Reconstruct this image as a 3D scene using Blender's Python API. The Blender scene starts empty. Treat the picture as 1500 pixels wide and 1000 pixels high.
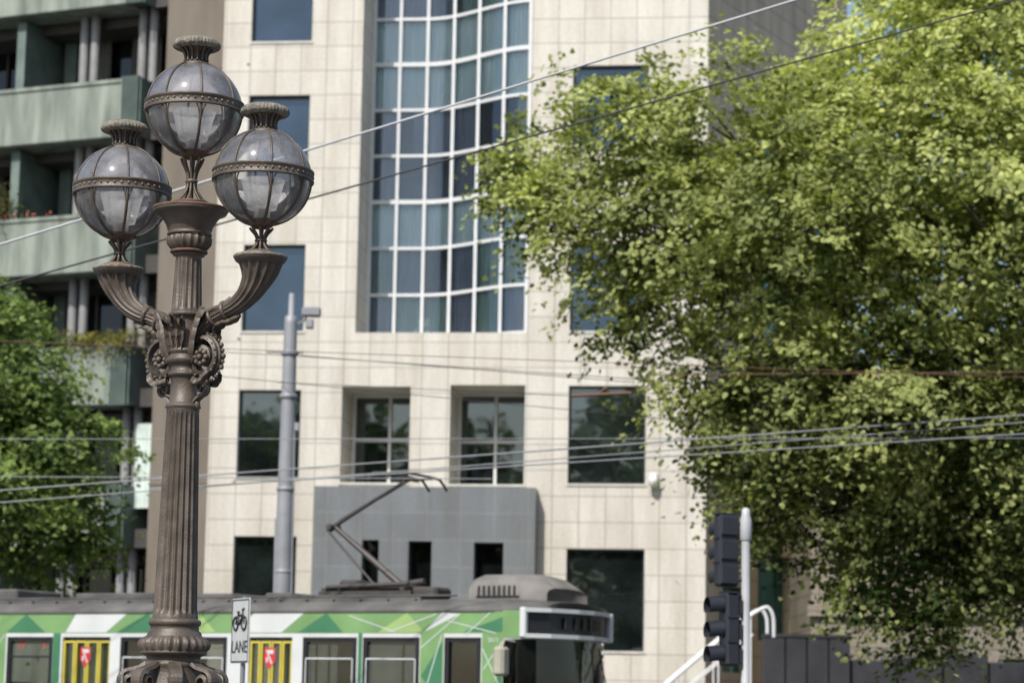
import bpy, math, random
import numpy as np
from mathutils import Vector, Matrix
random.seed(7); rng=np.random.default_rng(11)
S=bpy.context.scene
S.view_settings.view_transform='Standard'; S.view_settings.look='None'; S.view_settings.exposure=0
COL=bpy.context.collection
pi=math.pi

# ------------------------------------------------------------------ camera
th=math.radians(8.7); r=math.radians(1.0)
cd=bpy.data.cameras.new('camera'); cam=bpy.data.objects.new('camera',cd); COL.objects.link(cam)
R0=Vector((1,0,0)); U0=Vector((0,-math.sin(th),math.cos(th))); F=Vector((0,math.cos(th),math.sin(th)))
R=math.cos(r)*R0+math.sin(r)*U0; U=-math.sin(r)*R0+math.cos(r)*U0
M=Matrix((( R.x,U.x,-F.x,0),(R.y,U.y,-F.y,0),(R.z,U.z,-F.z,1.6),(0,0,0,1)))
cam.matrix_world=M
cd.lens=85; cd.sensor_width=36; cd.clip_end=2000; cd.clip_start=0.1
cd.dof.use_dof=True; cd.dof.focus_distance=15.1; cd.dof.aperture_fstop=2.8
S.camera=cam

# ------------------------------------------------------------------ light
SUN_EL=47; SUN_AZ=26   # azimuth: degrees to the left of straight behind the camera
w=bpy.data.worlds.new('World'); S.world=w; w.use_nodes=True
nt=w.node_tree; bg=nt.nodes['Background']; sky=nt.nodes.new('ShaderNodeTexSky')
sky.sky_type='NISHITA'; sky.sun_disc=False; sky.dust_density=2.0; sky.air_density=1.0
sky.sun_elevation=math.radians(SUN_EL)
sv=Vector((-math.sin(math.radians(SUN_AZ))*math.cos(math.radians(SUN_EL)),-math.cos(math.radians(SUN_AZ))*math.cos(math.radians(SUN_EL)),math.sin(math.radians(SUN_EL))))
sky.sun_rotation=math.atan2(sv.x,sv.y)
nt.links.new(sky.outputs[0],bg.inputs[0]); bg.inputs[1].default_value=0.15
sl=bpy.data.lights.new('sun','SUN'); sl.energy=4.6; sl.angle=math.radians(0.8); sl.color=(1,0.965,0.91)
so=bpy.data.objects.new('sun',sl); COL.objects.link(so)
so.rotation_euler=sv.to_track_quat('Z','Y').to_euler()

# ------------------------------------------------------------------ materials
def newmat(name):
    m=bpy.data.materials.new(name); m.use_nodes=True
    n=m.node_tree.nodes; return m,n,m.node_tree.links,n['Principled BSDF']
def pbr(name,col,rough=0.6,metal=0.0,var=0.15,scale=3.0,bump=0.0,bscale=60,col2=None,stretch=(1,1,1),spec=None):
    m,n,l,b=newmat(name)
    tc=n.new('ShaderNodeTexCoord'); mp=n.new('ShaderNodeMapping'); mp.inputs['Scale'].default_value=stretch
    l.new(tc.outputs['Object'],mp.inputs[0])
    nz=n.new('ShaderNodeTexNoise'); nz.inputs['Scale'].default_value=scale; nz.inputs['Detail'].default_value=6
    l.new(mp.outputs[0],nz.inputs['Vector'])
    rp=n.new('ShaderNodeValToRGB'); rp.color_ramp.elements[0].position=0.3; rp.color_ramp.elements[1].position=0.7
    if col2 is None:
        a=[c*(1-var) for c in col]; c2=[min(1,c*(1+var)) for c in col]
    else: a,c2=col,col2
    rp.color_ramp.elements[0].color=(*a,1); rp.color_ramp.elements[1].color=(*c2,1)
    l.new(nz.outputs['Fac'],rp.inputs[0]); l.new(rp.outputs[0],b.inputs['Base Color'])
    b.inputs['Roughness'].default_value=rough; b.inputs['Metallic'].default_value=metal
    if spec is not None: b.inputs['Specular IOR Level'].default_value=spec
    if bump>0:
        nb=n.new('ShaderNodeTexNoise'); nb.inputs['Scale'].default_value=bscale; nb.inputs['Detail'].default_value=4
        l.new(tc.outputs['Object'],nb.inputs['Vector'])
        bp=n.new('ShaderNodeBump'); bp.inputs['Strength'].default_value=bump; bp.inputs['Distance'].default_value=0.01
        l.new(nb.outputs['Fac'],bp.inputs['Height']); l.new(bp.outputs[0],b.inputs['Normal'])
    return m
def tiles(name,c1,c2,mort,w_,h_,ms=0.02,rough=0.6,ox=0,oz=0,stain=0.35):
    m,n,l,b=newmat(name)
    tc=n.new('ShaderNodeTexCoord'); sp=n.new('ShaderNodeSeparateXYZ'); cb=n.new('ShaderNodeCombineXYZ')
    l.new(tc.outputs['Object'],sp.inputs[0])
    ad=n.new('ShaderNodeMath'); ad.operation='ADD'; l.new(sp.outputs[0],ad.inputs[0]); l.new(sp.outputs[1],ad.inputs[1])
    l.new(ad.outputs[0],cb.inputs[0]); l.new(sp.outputs[2],cb.inputs[1])
    mp=n.new('ShaderNodeMapping'); mp.inputs['Location'].default_value=(ox,oz,0); l.new(cb.outputs[0],mp.inputs[0])
    br=n.new('ShaderNodeTexBrick'); br.offset=0; br.inputs['Scale'].default_value=1
    br.inputs['Brick Width'].default_value=w_; br.inputs['Row Height'].default_value=h_
    br.inputs['Mortar Size'].default_value=ms; br.inputs['Mortar Smooth'].default_value=0.2
    br.inputs['Color1'].default_value=(*c1,1); br.inputs['Color2'].default_value=(*c2,1); br.inputs['Mortar'].default_value=(*mort,1)
    l.new(mp.outputs[0],br.inputs['Vector'])
    ms_=n.new('ShaderNodeMapping'); ms_.inputs['Scale'].default_value=(1.6,1.6,0.25); l.new(tc.outputs['Object'],ms_.inputs[0])
    nz=n.new('ShaderNodeTexNoise'); nz.inputs['Scale'].default_value=1.2; nz.inputs['Detail'].default_value=8; nz.inputs['Roughness'].default_value=0.65
    l.new(ms_.outputs[0],nz.inputs['Vector'])
    rp=n.new('ShaderNodeValToRGB'); rp.color_ramp.elements[0].position=0.3; rp.color_ramp.elements[1].position=0.62
    k=1-stain; rp.color_ramp.elements[0].color=(k,k*0.97,k*0.9,1); rp.color_ramp.elements[1].color=(1,1,1,1)
    l.new(nz.outputs['Fac'],rp.inputs[0])
    n2=n.new('ShaderNodeTexNoise'); n2.inputs['Scale'].default_value=14; n2.inputs['Detail'].default_value=5; l.new(tc.outputs['Object'],n2.inputs['Vector'])
    r2=n.new('ShaderNodeValToRGB'); r2.color_ramp.elements[0].position=0.3; r2.color_ramp.elements[1].position=0.7
    r2.color_ramp.elements[0].color=(0.88,0.88,0.86,1); r2.color_ramp.elements[1].color=(1,1,1,1); l.new(n2.outputs['Fac'],r2.inputs[0])
    mx=n.new('ShaderNodeMixRGB'); mx.blend_type='MULTIPLY'; mx.inputs[0].default_value=1; l.new(br.outputs['Color'],mx.inputs[1]); l.new(rp.outputs[0],mx.inputs[2])
    m2=n.new('ShaderNodeMixRGB'); m2.blend_type='MULTIPLY'; m2.inputs[0].default_value=1; l.new(mx.outputs[0],m2.inputs[1]); l.new(r2.outputs[0],m2.inputs[2])
    l.new(m2.outputs[0],b.inputs['Base Color']); b.inputs['Roughness'].default_value=rough
    bp=n.new('ShaderNodeBump'); bp.inputs['Strength'].default_value=0.35; bp.inputs['Distance'].default_value=0.01; bp.invert=True
    l.new(br.outputs['Fac'],bp.inputs['Height']); l.new(bp.outputs[0],b.inputs['Normal'])
    return m
def glassmat(name,base,refl,tint=(0.85,0.93,1.0),rough=0.02,transp=0.0,tcol=(0.5,0.6,0.6),wob=0.10):
    m=bpy.data.materials.new(name); m.use_nodes=True; n=m.node_tree.nodes; l=m.node_tree.links; n.clear()
    o=n.new('ShaderNodeOutputMaterial'); d=n.new('ShaderNodeBsdfDiffuse'); g=n.new('ShaderNodeBsdfGlossy'); mx=n.new('ShaderNodeMixShader')
    tc=n.new('ShaderNodeTexCoord'); nz=n.new('ShaderNodeTexNoise'); nz.inputs['Scale'].default_value=0.9; nz.inputs['Detail'].default_value=2
    l.new(tc.outputs['Object'],nz.inputs['Vector'])
    bp=n.new('ShaderNodeBump'); bp.inputs['Strength'].default_value=wob; bp.inputs['Distance'].default_value=0.03; l.new(nz.outputs['Fac'],bp.inputs['Height']); l.new(bp.outputs[0],g.inputs['Normal'])
    n3=n.new('ShaderNodeTexNoise'); n3.inputs['Scale'].default_value=1.3; l.new(tc.outputs['Object'],n3.inputs['Vector'])
    rp=n.new('ShaderNodeValToRGB'); rp.color_ramp.elements[0].position=.35; rp.color_ramp.elements[1].position=.7
    rp.color_ramp.elements[0].color=(*[c*0.5 for c in base],1); rp.color_ramp.elements[1].color=(*[c*1.5 for c in base],1)
    l.new(n3.outputs['Fac'],rp.inputs[0]); l.new(rp.outputs[0],d.inputs['Color'])
    g.inputs['Roughness'].default_value=rough; g.inputs['Color'].default_value=(*tint,1)
    fr=n.new('ShaderNodeFresnel'); fr.inputs[0].default_value=1.5
    ad=n.new('ShaderNodeMath'); ad.operation='ADD'; ad.inputs[1].default_value=refl; ad.use_clamp=True; l.new(fr.outputs[0],ad.inputs[0])
    l.new(ad.outputs[0],mx.inputs[0])
    if transp>0:
        t=n.new('ShaderNodeBsdfTransparent'); t.inputs[0].default_value=(*tcol,1); m2=n.new('ShaderNodeMixShader'); m2.inputs[0].default_value=transp
        l.new(d.outputs[0],m2.inputs[1]); l.new(t.outputs[0],m2.inputs[2]); l.new(m2.outputs[0],mx.inputs[1])
    else: l.new(d.outputs[0],mx.inputs[1])
    l.new(g.outputs[0],mx.inputs[2]); l.new(mx.outputs[0],o.inputs[0]); return m
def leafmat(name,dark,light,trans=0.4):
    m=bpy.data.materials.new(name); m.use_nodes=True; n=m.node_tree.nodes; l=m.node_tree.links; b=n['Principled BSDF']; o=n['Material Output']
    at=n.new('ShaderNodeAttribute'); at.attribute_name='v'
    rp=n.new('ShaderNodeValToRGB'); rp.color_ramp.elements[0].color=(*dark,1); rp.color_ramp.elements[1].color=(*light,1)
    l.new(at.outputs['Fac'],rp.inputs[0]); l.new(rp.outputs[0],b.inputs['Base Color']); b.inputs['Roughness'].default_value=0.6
    b.inputs['Specular IOR Level'].default_value=0.25
    tr=n.new('ShaderNodeBsdfTranslucent'); mm=n.new('ShaderNodeMixRGB'); mm.blend_type='MULTIPLY'; mm.inputs[0].default_value=1; mm.inputs[2].default_value=(1.25,1.3,0.7,1)
    l.new(rp.outputs[0],mm.inputs[1]); l.new(mm.outputs[0],tr.inputs[0])
    mx=n.new('ShaderNodeMixShader'); mx.inputs[0].default_value=trans; l.new(b.outputs[0],mx.inputs[1]); l.new(tr.outputs[0],mx.inputs[2]); l.new(mx.outputs[0],o.inputs[0])
    return m

# ------------------------------------------------------------------ mesh helpers
class MB:
    def __init__(s): s.v=[]; s.f=[]; s.m=[]; s.sm=[]
    def add(s,vs,fs,mi=0,smooth=False):
        o=len(s.v); s.v+= [tuple(v) for v in vs]
        for f in fs: s.f.append(tuple(i+o for i in f)); s.m.append(mi); s.sm.append(smooth)
    def box(s,x0,x1,y0,y1,z0,z1,mi=0):
        v=[(x,y,z) for z in (z0,z1) for y in (y0,y1) for x in (x0,x1)]
        s.add(v,[(0,2,3,1),(4,5,7,6),(0,1,5,4),(2,6,7,3),(0,4,6,2),(1,3,7,5)],mi)
    def bbox(s,x0,x1,y0,y1,z0,z1,b=0.01,mi=0):
        def ring(i,z): return [(x0+i,y0+b,z),(x0+b,y0+i,z),(x1-b,y0+i,z),(x1-i,y0+b,z),(x1-i,y1-b,z),(x1-b,y1-i,z),(x0+b,y1-i,z),(x0+i,y1-b,z)]
        def ring2(z,e):
            c=[]; 
            for (x,y,_) in ring(0,z):
                c.append((min(max(x,x0+e),x1-e),min(max(y,y0+e),y1-e),z))
            return c
        rs=[ring2(z0,b),ring(0,z0+b),ring(0,z1-b),ring2(z1,b)]
        v=[p for q in rs for p in q]; fs=[tuple(range(7,-1,-1)),tuple(range(24,32))]
        for k in range(3):
            for i in range(8): j=(i+1)%8; fs.append((k*8+i,k*8+j,(k+1)*8+j,(k+1)*8+i))
        s.add(v,fs,mi)
    def lathe(s,prof,c=(0,0),seg=48,mi=0,flute=0,amp=0.0,smooth=True,fl=None):
        v=[];n=len(prof)
        for k,(rad,z) in enumerate(prof):
            a_=amp if fl is None else fl[k]
            for i in range(seg):
                t=2*pi*i/seg; rr=rad
                if flute: rr=rad*(1-a_*(0.5-0.5*math.cos(flute*t))**0.6)
                v.append((c[0]+rr*math.cos(t),c[1]+rr*math.sin(t),z))
        f=[]
        for k in range(n-1):
            for i in range(seg):
                j=(i+1)%seg; f.append((k*seg+i,k*seg+j,(k+1)*seg+j,(k+1)*seg+i))
        s.add(v,f,mi,smooth)
    def tube(s,pts,rad,seg=8,mi=0,flute=0,amp=0,caps=True,smooth=True,sq=1.0):
        pts=[Vector(p) for p in pts]; n=len(pts); rads=rad if isinstance(rad,(list,tuple)) else [rad]*n
        v=[];prev=None
        for k,p in enumerate(pts):
            t=(pts[min(k+1,n-1)]-pts[max(k-1,0)]).normalized()
            if prev is None:
                a=Vector((0,0,1)) if abs(t.z)<0.9 else Vector((1,0,0)); x=t.cross(a).normalized()
            else: x=(prev-t*prev.dot(t)).normalized()
            prev=x; y=t.cross(x)
            for i in range(seg):
                q=2*pi*i/seg; rr=rads[k]
                if flute: rr*=1-amp*(0.5-0.5*math.cos(flute*q))**0.6
                v.append(p+x*(rr*math.cos(q))+y*(rr*sq*math.sin(q)))
        f=[]
        for k in range(n-1):
            for i in range(seg):
                j=(i+1)%seg; f.append((k*seg+i,k*seg+j,(k+1)*seg+j,(k+1)*seg+i))
        s.add(v,f,mi,smooth)
        if caps: s.add([v[i] for i in range(seg)],[tuple(range(seg-1,-1,-1))],mi); s.add(v[-seg:],[tuple(range(seg))],mi)
    def ball(s,c,rx,ry=None,rz=None,seg=10,rings=6,mi=0,Mx=None):
        ry=ry or rx; rz=rz or rx; v=[];f=[]
        for k in range(rings+1):
            a=pi*k/rings
            for i in range(seg):
                t=2*pi*i/seg; p=Vector((rx*math.sin(a)*math.cos(t),ry*math.sin(a)*math.sin(t),rz*math.cos(a)))
                if Mx is not None: p=Mx@p
                v.append((c[0]+p.x,c[1]+p.y,c[2]+p.z))
        for k in range(rings):
            for i in range(seg):
                j=(i+1)%seg; f.append((k*seg+i,(k+1)*seg+i,(k+1)*seg+j,k*seg+j))
        s.add(v,f,mi,True)
    def quad(s,a,b,c,d,mi=0): s.add([a,b,c,d],[(0,1,2,3)],mi)
    def obj(s,name,mats,parent=None):
        me=bpy.data.meshes.new(name); me.from_pydata(s.v,[],s.f)
        for m in (mats if isinstance(mats,(list,tuple)) else [mats]): me.materials.append(m)
        me.polygons.foreach_set('material_index',s.m); me.polygons.foreach_set('use_smooth',s.sm); me.update()
        o=bpy.data.objects.new(name,me); COL.objects.link(o)
        if parent: o.parent=parent
        return o
def empty(name,loc=(0,0,0),rz=0):
    e=bpy.data.objects.new(name,None); COL.objects.link(e); e.location=loc; e.rotation_euler=(0,0,math.radians(rz)); return e
def smooth_path(pts,n=6):
    P=[Vector(p) for p in pts]; out=[]
    for i in range(len(P)-1):
        p0=P[max(i-1,0)];p1=P[i];p2=P[i+1];p3=P[min(i+2,len(P)-1)]
        for k in range(n):
            t=k/n; out.append(0.5*((2*p1)+(-p0+p2)*t+(2*p0-5*p1+4*p2-p3)*t*t+(-p0+3*p1-3*p2+p3)*t**3))
    out.append(P[-1]); return out
def text_mesh(name,body,size,mat,parent,loc,rot,extr=0.002):
    cu=bpy.data.curves.new(name,'FONT'); cu.body=body; cu.size=size; cu.align_x='CENTER'; cu.align_y='CENTER'; cu.extrude=extr
    o=bpy.data.objects.new(name+'_c',cu); COL.objects.link(o); dg=bpy.context.evaluated_depsgraph_get()
    me=bpy.data.meshes.new_from_object(o.evaluated_get(dg)); bpy.data.objects.remove(o)
    me.materials.clear(); me.materials.append(mat)
    q=bpy.data.objects.new(name,me); COL.objects.link(q); q.parent=parent; q.location=loc; q.rotation_euler=rot; return q

# ------------------------------------------------------------------ shared materials
m_iron=pbr('painted_cast_iron',(0.064,0.051,0.040),0.46,0.08,0.3,9,0.35,90,col2=(0.128,0.103,0.080))
m_rust=pbr('rusty_iron',(0.085,0.055,0.04),0.7,0.1,0.3,14,0.3,80,col2=(0.19,0.11,0.075))
m_dust=pbr('weathered_iron_top',(0.10,0.088,0.072),0.85,0.0,0.3,30,1.0,60,col2=(0.27,0.25,0.20))
m_stone=tiles('cream_stone_tiles',(0.67,0.64,0.575),(0.61,0.58,0.52),(0.36,0.34,0.30),0.622,0.6,0.012,ox=0.25,oz=0.05,stain=0.24)
m_stone2=tiles('beige_stone_tiles',(0.50,0.42,0.31),(0.45,0.38,0.28),(0.24,0.20,0.16),0.8,0.6,0.014,stain=0.3)
m_grey=tiles('grey_granite_cladding',(0.205,0.222,0.235),(0.178,0.192,0.205),(0.27,0.28,0.28),0.78,0.62,0.008,rough=0.35,oz=0.1,stain=0.22)
m_white=pbr('white_window_frame',(0.66,0.67,0.67),0.4,0,0.05,4)
m_gblue=glassmat('blue_tinted_glass',(0.012,0.02,0.035),0.07,(0.58,0.78,0.95))
m_gdark=glassmat('dark_glass',(0.010,0.014,0.014),0.10,(0.8,0.9,0.9))
m_gbay=glassmat('curtain_wall_glass',(0.02,0.035,0.05),0.07,(0.78,0.9,0.98),transp=0.98,tcol=(0.90,0.96,0.97))
m_black=pbr('black_void',(0.012,0.012,0.013),0.8)

# ------------------------------------------------------------------ ground
g=MB(); g.quad((-400,-400,0),(400,-400,0),(400,600,0),(-400,600,0))
g.obj('ground',pbr('ground_concrete',(0.22,0.21,0.2),0.9,0,0.15,0.8,0.3,30))
g=MB(); A=math.radians(28); d=Vector((math.cos(A),-math.sin(A),0)); nrm=Vector((math.sin(A),math.cos(A),0)); c0=Vector((0.2,35,0))
def strip(mb,a,b,z,mi=0,L=90): 
    p=[c0-d*L+nrm*a,c0+d*L+nrm*a,c0+d*L+nrm*b,c0-d*L+nrm*b]; mb.quad(*[(q.x,q.y,z) for q in p],mi)
strip(g,-14,9,0.004); g.obj('road',pbr('asphalt',(0.045,0.045,0.047),0.9,0,0.25,2,0.5,80))
g=MB()
for a in (0.45,1.95,-3.6,-2.1): strip(g,a,a+0.07,0.012)
g.obj('tram_track',pbr('rail_steel',(0.35,0.34,0.33),0.3,0.9,0.1))
g=MB()
for a in (-6.0,-9.2): strip(g,a,a+0.1,0.008)
g.obj('road_marking',pbr('road_paint',(0.75,0.75,0.73),0.7,0,0.08,8))
g=MB()
p=[c0-d*90-nrm*14,c0+d*90-nrm*14,c0+d*90-nrm*26,c0-d*90-nrm*26]
v=[(q.x,q.y,0) for q in p]+[(q.x,q.y,0.13) for q in p]; g.add(v,[(4,5,6,7),(0,1,5,4),(1,2,6,5),(2,3,7,6),(3,0,4,7)])
g.obj('pavement',pbr('bluestone_paving',(0.12,0.12,0.125),0.85,0,0.2,2.5,0.4,30))
g=MB(); p=[c0-d*90+nrm*9,c0+d*90+nrm*9,c0+d*90+nrm*14,c0-d*90+nrm*14]
v=[(q.x,q.y,0) for q in p]+[(q.x,q.y,0.13) for q in p]; g.add(v,[(4,5,6,7),(0,1,5,4),(1,2,6,5),(2,3,7,6),(3,0,4,7)])
g.obj('pavement',bpy.data.materials['bluestone_paving'])

# ------------------------------------------------------------------ walls with openings
def wall(mb,u0,u1,z0,z1,ops,mi=0,y=0.0):
    us=sorted(set([u0,u1]+[o[0] for o in ops]+[o[1] for o in ops])); zs=sorted(set([z0,z1]+[o[2] for o in ops]+[o[3] for o in ops]))
    us=[u for u in us if u0<=u<=u1]; zs=[z for z in zs if z0<=z<=z1]
    for i in range(len(us)-1):
        for k in range(len(zs)-1):
            cu=(us[i]+us[i+1])/2; cz=(zs[k]+zs[k+1])/2
            if any(o[0]<cu<o[1] and o[2]<cz<o[3] for o in ops): continue
            mb.quad((us[i],y,zs[k]),(us[i+1],y,zs[k]),(us[i+1],y,zs[k+1]),(us[i],y,zs[k+1]),mi)
    for (a,b,c,e,dp) in ops:
        mb.quad((a,y,c),(a,y,e),(a,y+dp,e),(a,y+dp,c),mi); mb.quad((b,y,c),(b,y+dp,c),(b,y+dp,e),(b,y,e),mi)
        mb.quad((a,y,c),(a,y+dp,c),(b,y+dp,c),(b,y,c),mi); mb.quad((a,y,e),(b,y,e),(b,y+dp,e),(a,y+dp,e),mi)

# ------------------------------------------------------------------ stone office building
B=empty('stone_office_building',(0,56,0),-6.3)
TOP=26.0
smallA=[(-6.47,-4.98,z,z+h,0.22) for z,h in ((3.5,2.06),(6.93,2.08),(10.40,2.1),(14.0,2.15),(17.47,2.1),(21,2.1))]
colC=[(1.35,3.15,z,z+h,0.22) for z,h in ((3.0,2.34),(6.83,2.3),(10.40,2.1),(14.7,2.1),(18.9,2.1),(22.2,2.1))]
bay=[(-3.73,0.35,10.38,24.18,1.62)]
rec=[(-4.0,-2.37,6.82,9.1,1.7),(-1.43,0.33,6.80,9.14,1.7)]
W=MB(); wall(W,-7.15,4.55,0,TOP,smallA+colC+bay+rec)
W.quad((-7.15,0,0),(-7.15,0,TOP),(-7.15,12,TOP),(-7.15,12,0)); W.quad((-7.15,0,TOP),(4.55,0,TOP),(4.55,12,TOP),(-7.15,12,TOP))
W.box(-7.3,4.7,-0.25,0.0,TOP-0.8,TOP+0.4)
W.obj('stone_facade',m_stone,B)
G=MB(); Fm=MB()
def frame(mb,u0,u1,z0,z1,y,vb=(),hb=(),t=0.06,dp=0.08):
    mb.box(u0,u1,y-dp,y,z0,z0+t); mb.box(u0,u1,y-dp,y,z1-t,z1); mb.box(u0,u0+t,y-dp-0.002,y,z0+t,z1-t); mb.box(u1-t,u1,y-dp-0.002,y,z0+t,z1-t)
    for a in vb: mb.box(a-t/2,a+t/2,y-dp-0.004,y,z0+t,z1-t)
    for a in hb: mb.box(u0+t,u1-t,y-dp+0.004,y,a-t/2,a+t/2)
for (a,b,c,e,dp) in smallA+colC:
    G.quad((a,dp-0.03,c),(b,dp-0.03,c),(b,dp-0.03,e),(a,dp-0.03,e),0 if c>10 else 1)
for (a,b,c,e,dp) in rec:
    G.quad((a,dp-0.03,c),(b,dp-0.03,c),(b,dp-0.03,e),(a,dp-0.03,e),1)
    frame(Fm,a,b,c,e,dp-0.04,vb=(a+0.62+0.28,),hb=(c+1.18,),t=0.065)
G.obj('window_glass',[m_gblue,m_gdark],B)
D=MB()
for (a,b,c,e,dp) in smallA+colC: frame(D,a,b,c,e,dp-0.035,t=0.045,dp=0.05)
D.obj('dark_window_frames',pbr('dark_anodised_frame',(0.05,0.055,0.06),0.4,0.3),B)
s=MB()
for (a,b,c,e,dp) in smallA+colC+rec: s.box(a-0.03,b+0.03,-0.03,dp-0.06,c-0.035,c+0.012)
s.obj('window_sills',pbr('pale_sill',(0.58,0.56,0.5),0.6),B)
# curved bay
def dcur(u):
    t=min(max((u+2.35)/2.75,0),1); return 1.55-1.45*(t*t*(3-2*t))
us=[-3.73+0.68*i for i in range(7)]; z0=10.38; rows=12
fine=[-3.73+4.08*i/48 for i in range(49)]
gb=MB()
for i in range(48): gb.add([(fine[i],dcur(fine[i]),z0),(fine[i+1],dcur(fine[i+1]),z0),(fine[i+1],dcur(fine[i+1]),z0+13.8),(fine[i],dcur(fine[i]),z0+13.8)],[(0,1,2,3)],0,True)
gb.obj('bay_glass',m_gbay,B)
for k,u in enumerate(us): 
    t=0.036; dd=dcur(u); c_=0 if 0<k<6 else (t if k==0 else -t); Fm.box(u-t+c_,u+t+c_,dd-0.09,dd-0.005,z0,z0+13.8)
for k in range(rows+1):
    z=z0+1.15*k; t=0.035 if k%3 else 0.05; vs=[];fs=[]
    for u in fine:
        dd=dcur(u); vs+=[(u,dd-0.08,z-t),(u,dd-0.08,z+t),(u,dd-0.004,z+t),(u,dd-0.004,z-t)]
    for i in range(48):
        for q in range(4): fs.append((i*4+q,(i+1)*4+q,(i+1)*4+(q+1)%4,i*4+(q+1)%4))
    Fm.add(vs,fs)
Fm.obj('white_window_frames',m_white,B)
cu=MB(); 
light_rows=(2,5,6,8,9,11)
for k in range(rows):
    z=z0+1.15*k
    for i in range(6):
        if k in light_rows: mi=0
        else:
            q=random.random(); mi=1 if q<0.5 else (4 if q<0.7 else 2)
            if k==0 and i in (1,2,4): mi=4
        a=us[i]+0.02;b=us[i+1]-0.02
        if mi==2: continue
        N=26; lo=0 if mi==0 else random.choice((0,0,0.25,0.5))
        hi=1 if (mi or random.random()<0.6) else 0.93
        vs=[];fs=[]
        ph=random.random()*6
        for j in range(N+1):
            t=j/N; t=lo+(hi-lo)*t; u=a+(b-a)*t; y=dcur(u)+0.13+0.035*math.sin(t*38+ph+math.sin(t*9))
            vs+=[(u,y,z),(u,y,z+1.15)]
        for j in range(N): fs.append((2*j,2*j+2,2*j+3,2*j+1))
        cu.add(vs,fs,mi,True)
cu.bbox(-2.62,-2.1,1.66,1.85,10.45,10.75,0.05,3); cu.bbox(-2.5,-2.2,1.65,1.8,10.75,11.0,0.04,3)
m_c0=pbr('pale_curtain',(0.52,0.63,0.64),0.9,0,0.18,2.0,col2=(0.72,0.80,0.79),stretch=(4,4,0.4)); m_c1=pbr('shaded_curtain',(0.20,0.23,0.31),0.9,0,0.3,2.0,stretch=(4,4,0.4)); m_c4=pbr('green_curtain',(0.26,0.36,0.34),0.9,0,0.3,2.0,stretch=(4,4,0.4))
cu.obj('curtains',[m_c0,m_c1,m_black,m_white,m_c4],B)
rm=MB(); rm.quad((-3.75,2.2,10.3),(0.5,2.2,10.3),(0.5,2.2,24.2),(-3.75,2.2,24.2)); 
for k in range(5): rm.box(-3.73,0.35,1.9,2.19,z0+3.45*k-0.15,z0+3.45*k+0.02)
rm.obj('bay_interior',pbr('dark_interior',(0.13,0.16,0.22),0.9,0,0.4,1),B)
# grey base block
gw=MB(); slots=[(-3.34,-2.95,3.9,5.47,0.45),(-2.26,-1.72,3.9,5.45,0.45),(-0.74,-0.06,3.9,5.43,0.45)]
wall(gw,-4.5,0.66,0,6.70,slots,y=-0.5)
gw.quad((-4.5,-0.5,0),(-4.5,-0.003,0),(-4.5,-0.003,6.70),(-4.5,-0.5,6.70)); gw.quad((0.66,-0.5,0),(0.66,-0.5,6.70),(0.66,-0.003,6.70),(0.66,-0.003,0)); gw.quad((-4.5,-0.5,6.70),(0.66,-0.5,6.70),(0.66,-0.003,6.70),(-4.5,-0.003,6.70))
gw.obj('grey_base',m_grey,B)
gs=MB()
for (a,b,c,e,dp) in slots: gs.quad((a,-0.08,c),(b,-0.08,c),(b,-0.08,e),(a,-0.08,e))
gs.obj('slot_windows',glassmat('slot_glass',(0.006,0.007,0.007),0.0),B)
# splayed side wing
ang=62.2; wing=empty('side_wing_frame'); wing.parent=B; wing.location=(4.55,0,0); wing.rotation_euler=(0,0,math.radians(ang+6.3))
ww=MB(); wo=[(3.2,5.4,z,z+2.1,0.25) for z in (3.4,6.9,10.4,13.9)]+[(6.6,8.8,z,z+2.1,0.25) for z in (3.4,6.9,10.4,13.9,20.5)]+[(1.0,2.6,2.6,4.6,0.25)]
wall(ww,0,9.6,0,TOP,wo); ww.obj('side_wall',m_stone2,wing)
wg=MB()
for (a,b,c,e,dp) in wo: wg.quad((a,dp-0.02,c),(b,dp-0.02,c),(b,dp-0.02,e),(a,dp-0.02,e))
wg.obj('side_glass',glassmat('teal_glass',(0.01,0.06,0.06),0.08,(0.5,0.9,0.95)),wing)

# wall mounted dome camera
sc=empty('security_camera',(0,56,0),-6.3)
k=MB(); k.bbox(3.24,3.44,-0.16,0.0,6.95,7.1,0.02); k.lathe([(0.0,6.98),(0.10,6.98),(0.12,6.90),(0.10,6.82),(0.06,6.76),(0,6.74)],(3.34,-0.2),20)
k.tube([(3.3,-0.02,6.6),(3.3,-0.02,6.9)],0.02); k.obj('camera_dome',pbr('camera_white',(0.65,0.65,0.63),0.4),sc)

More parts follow.
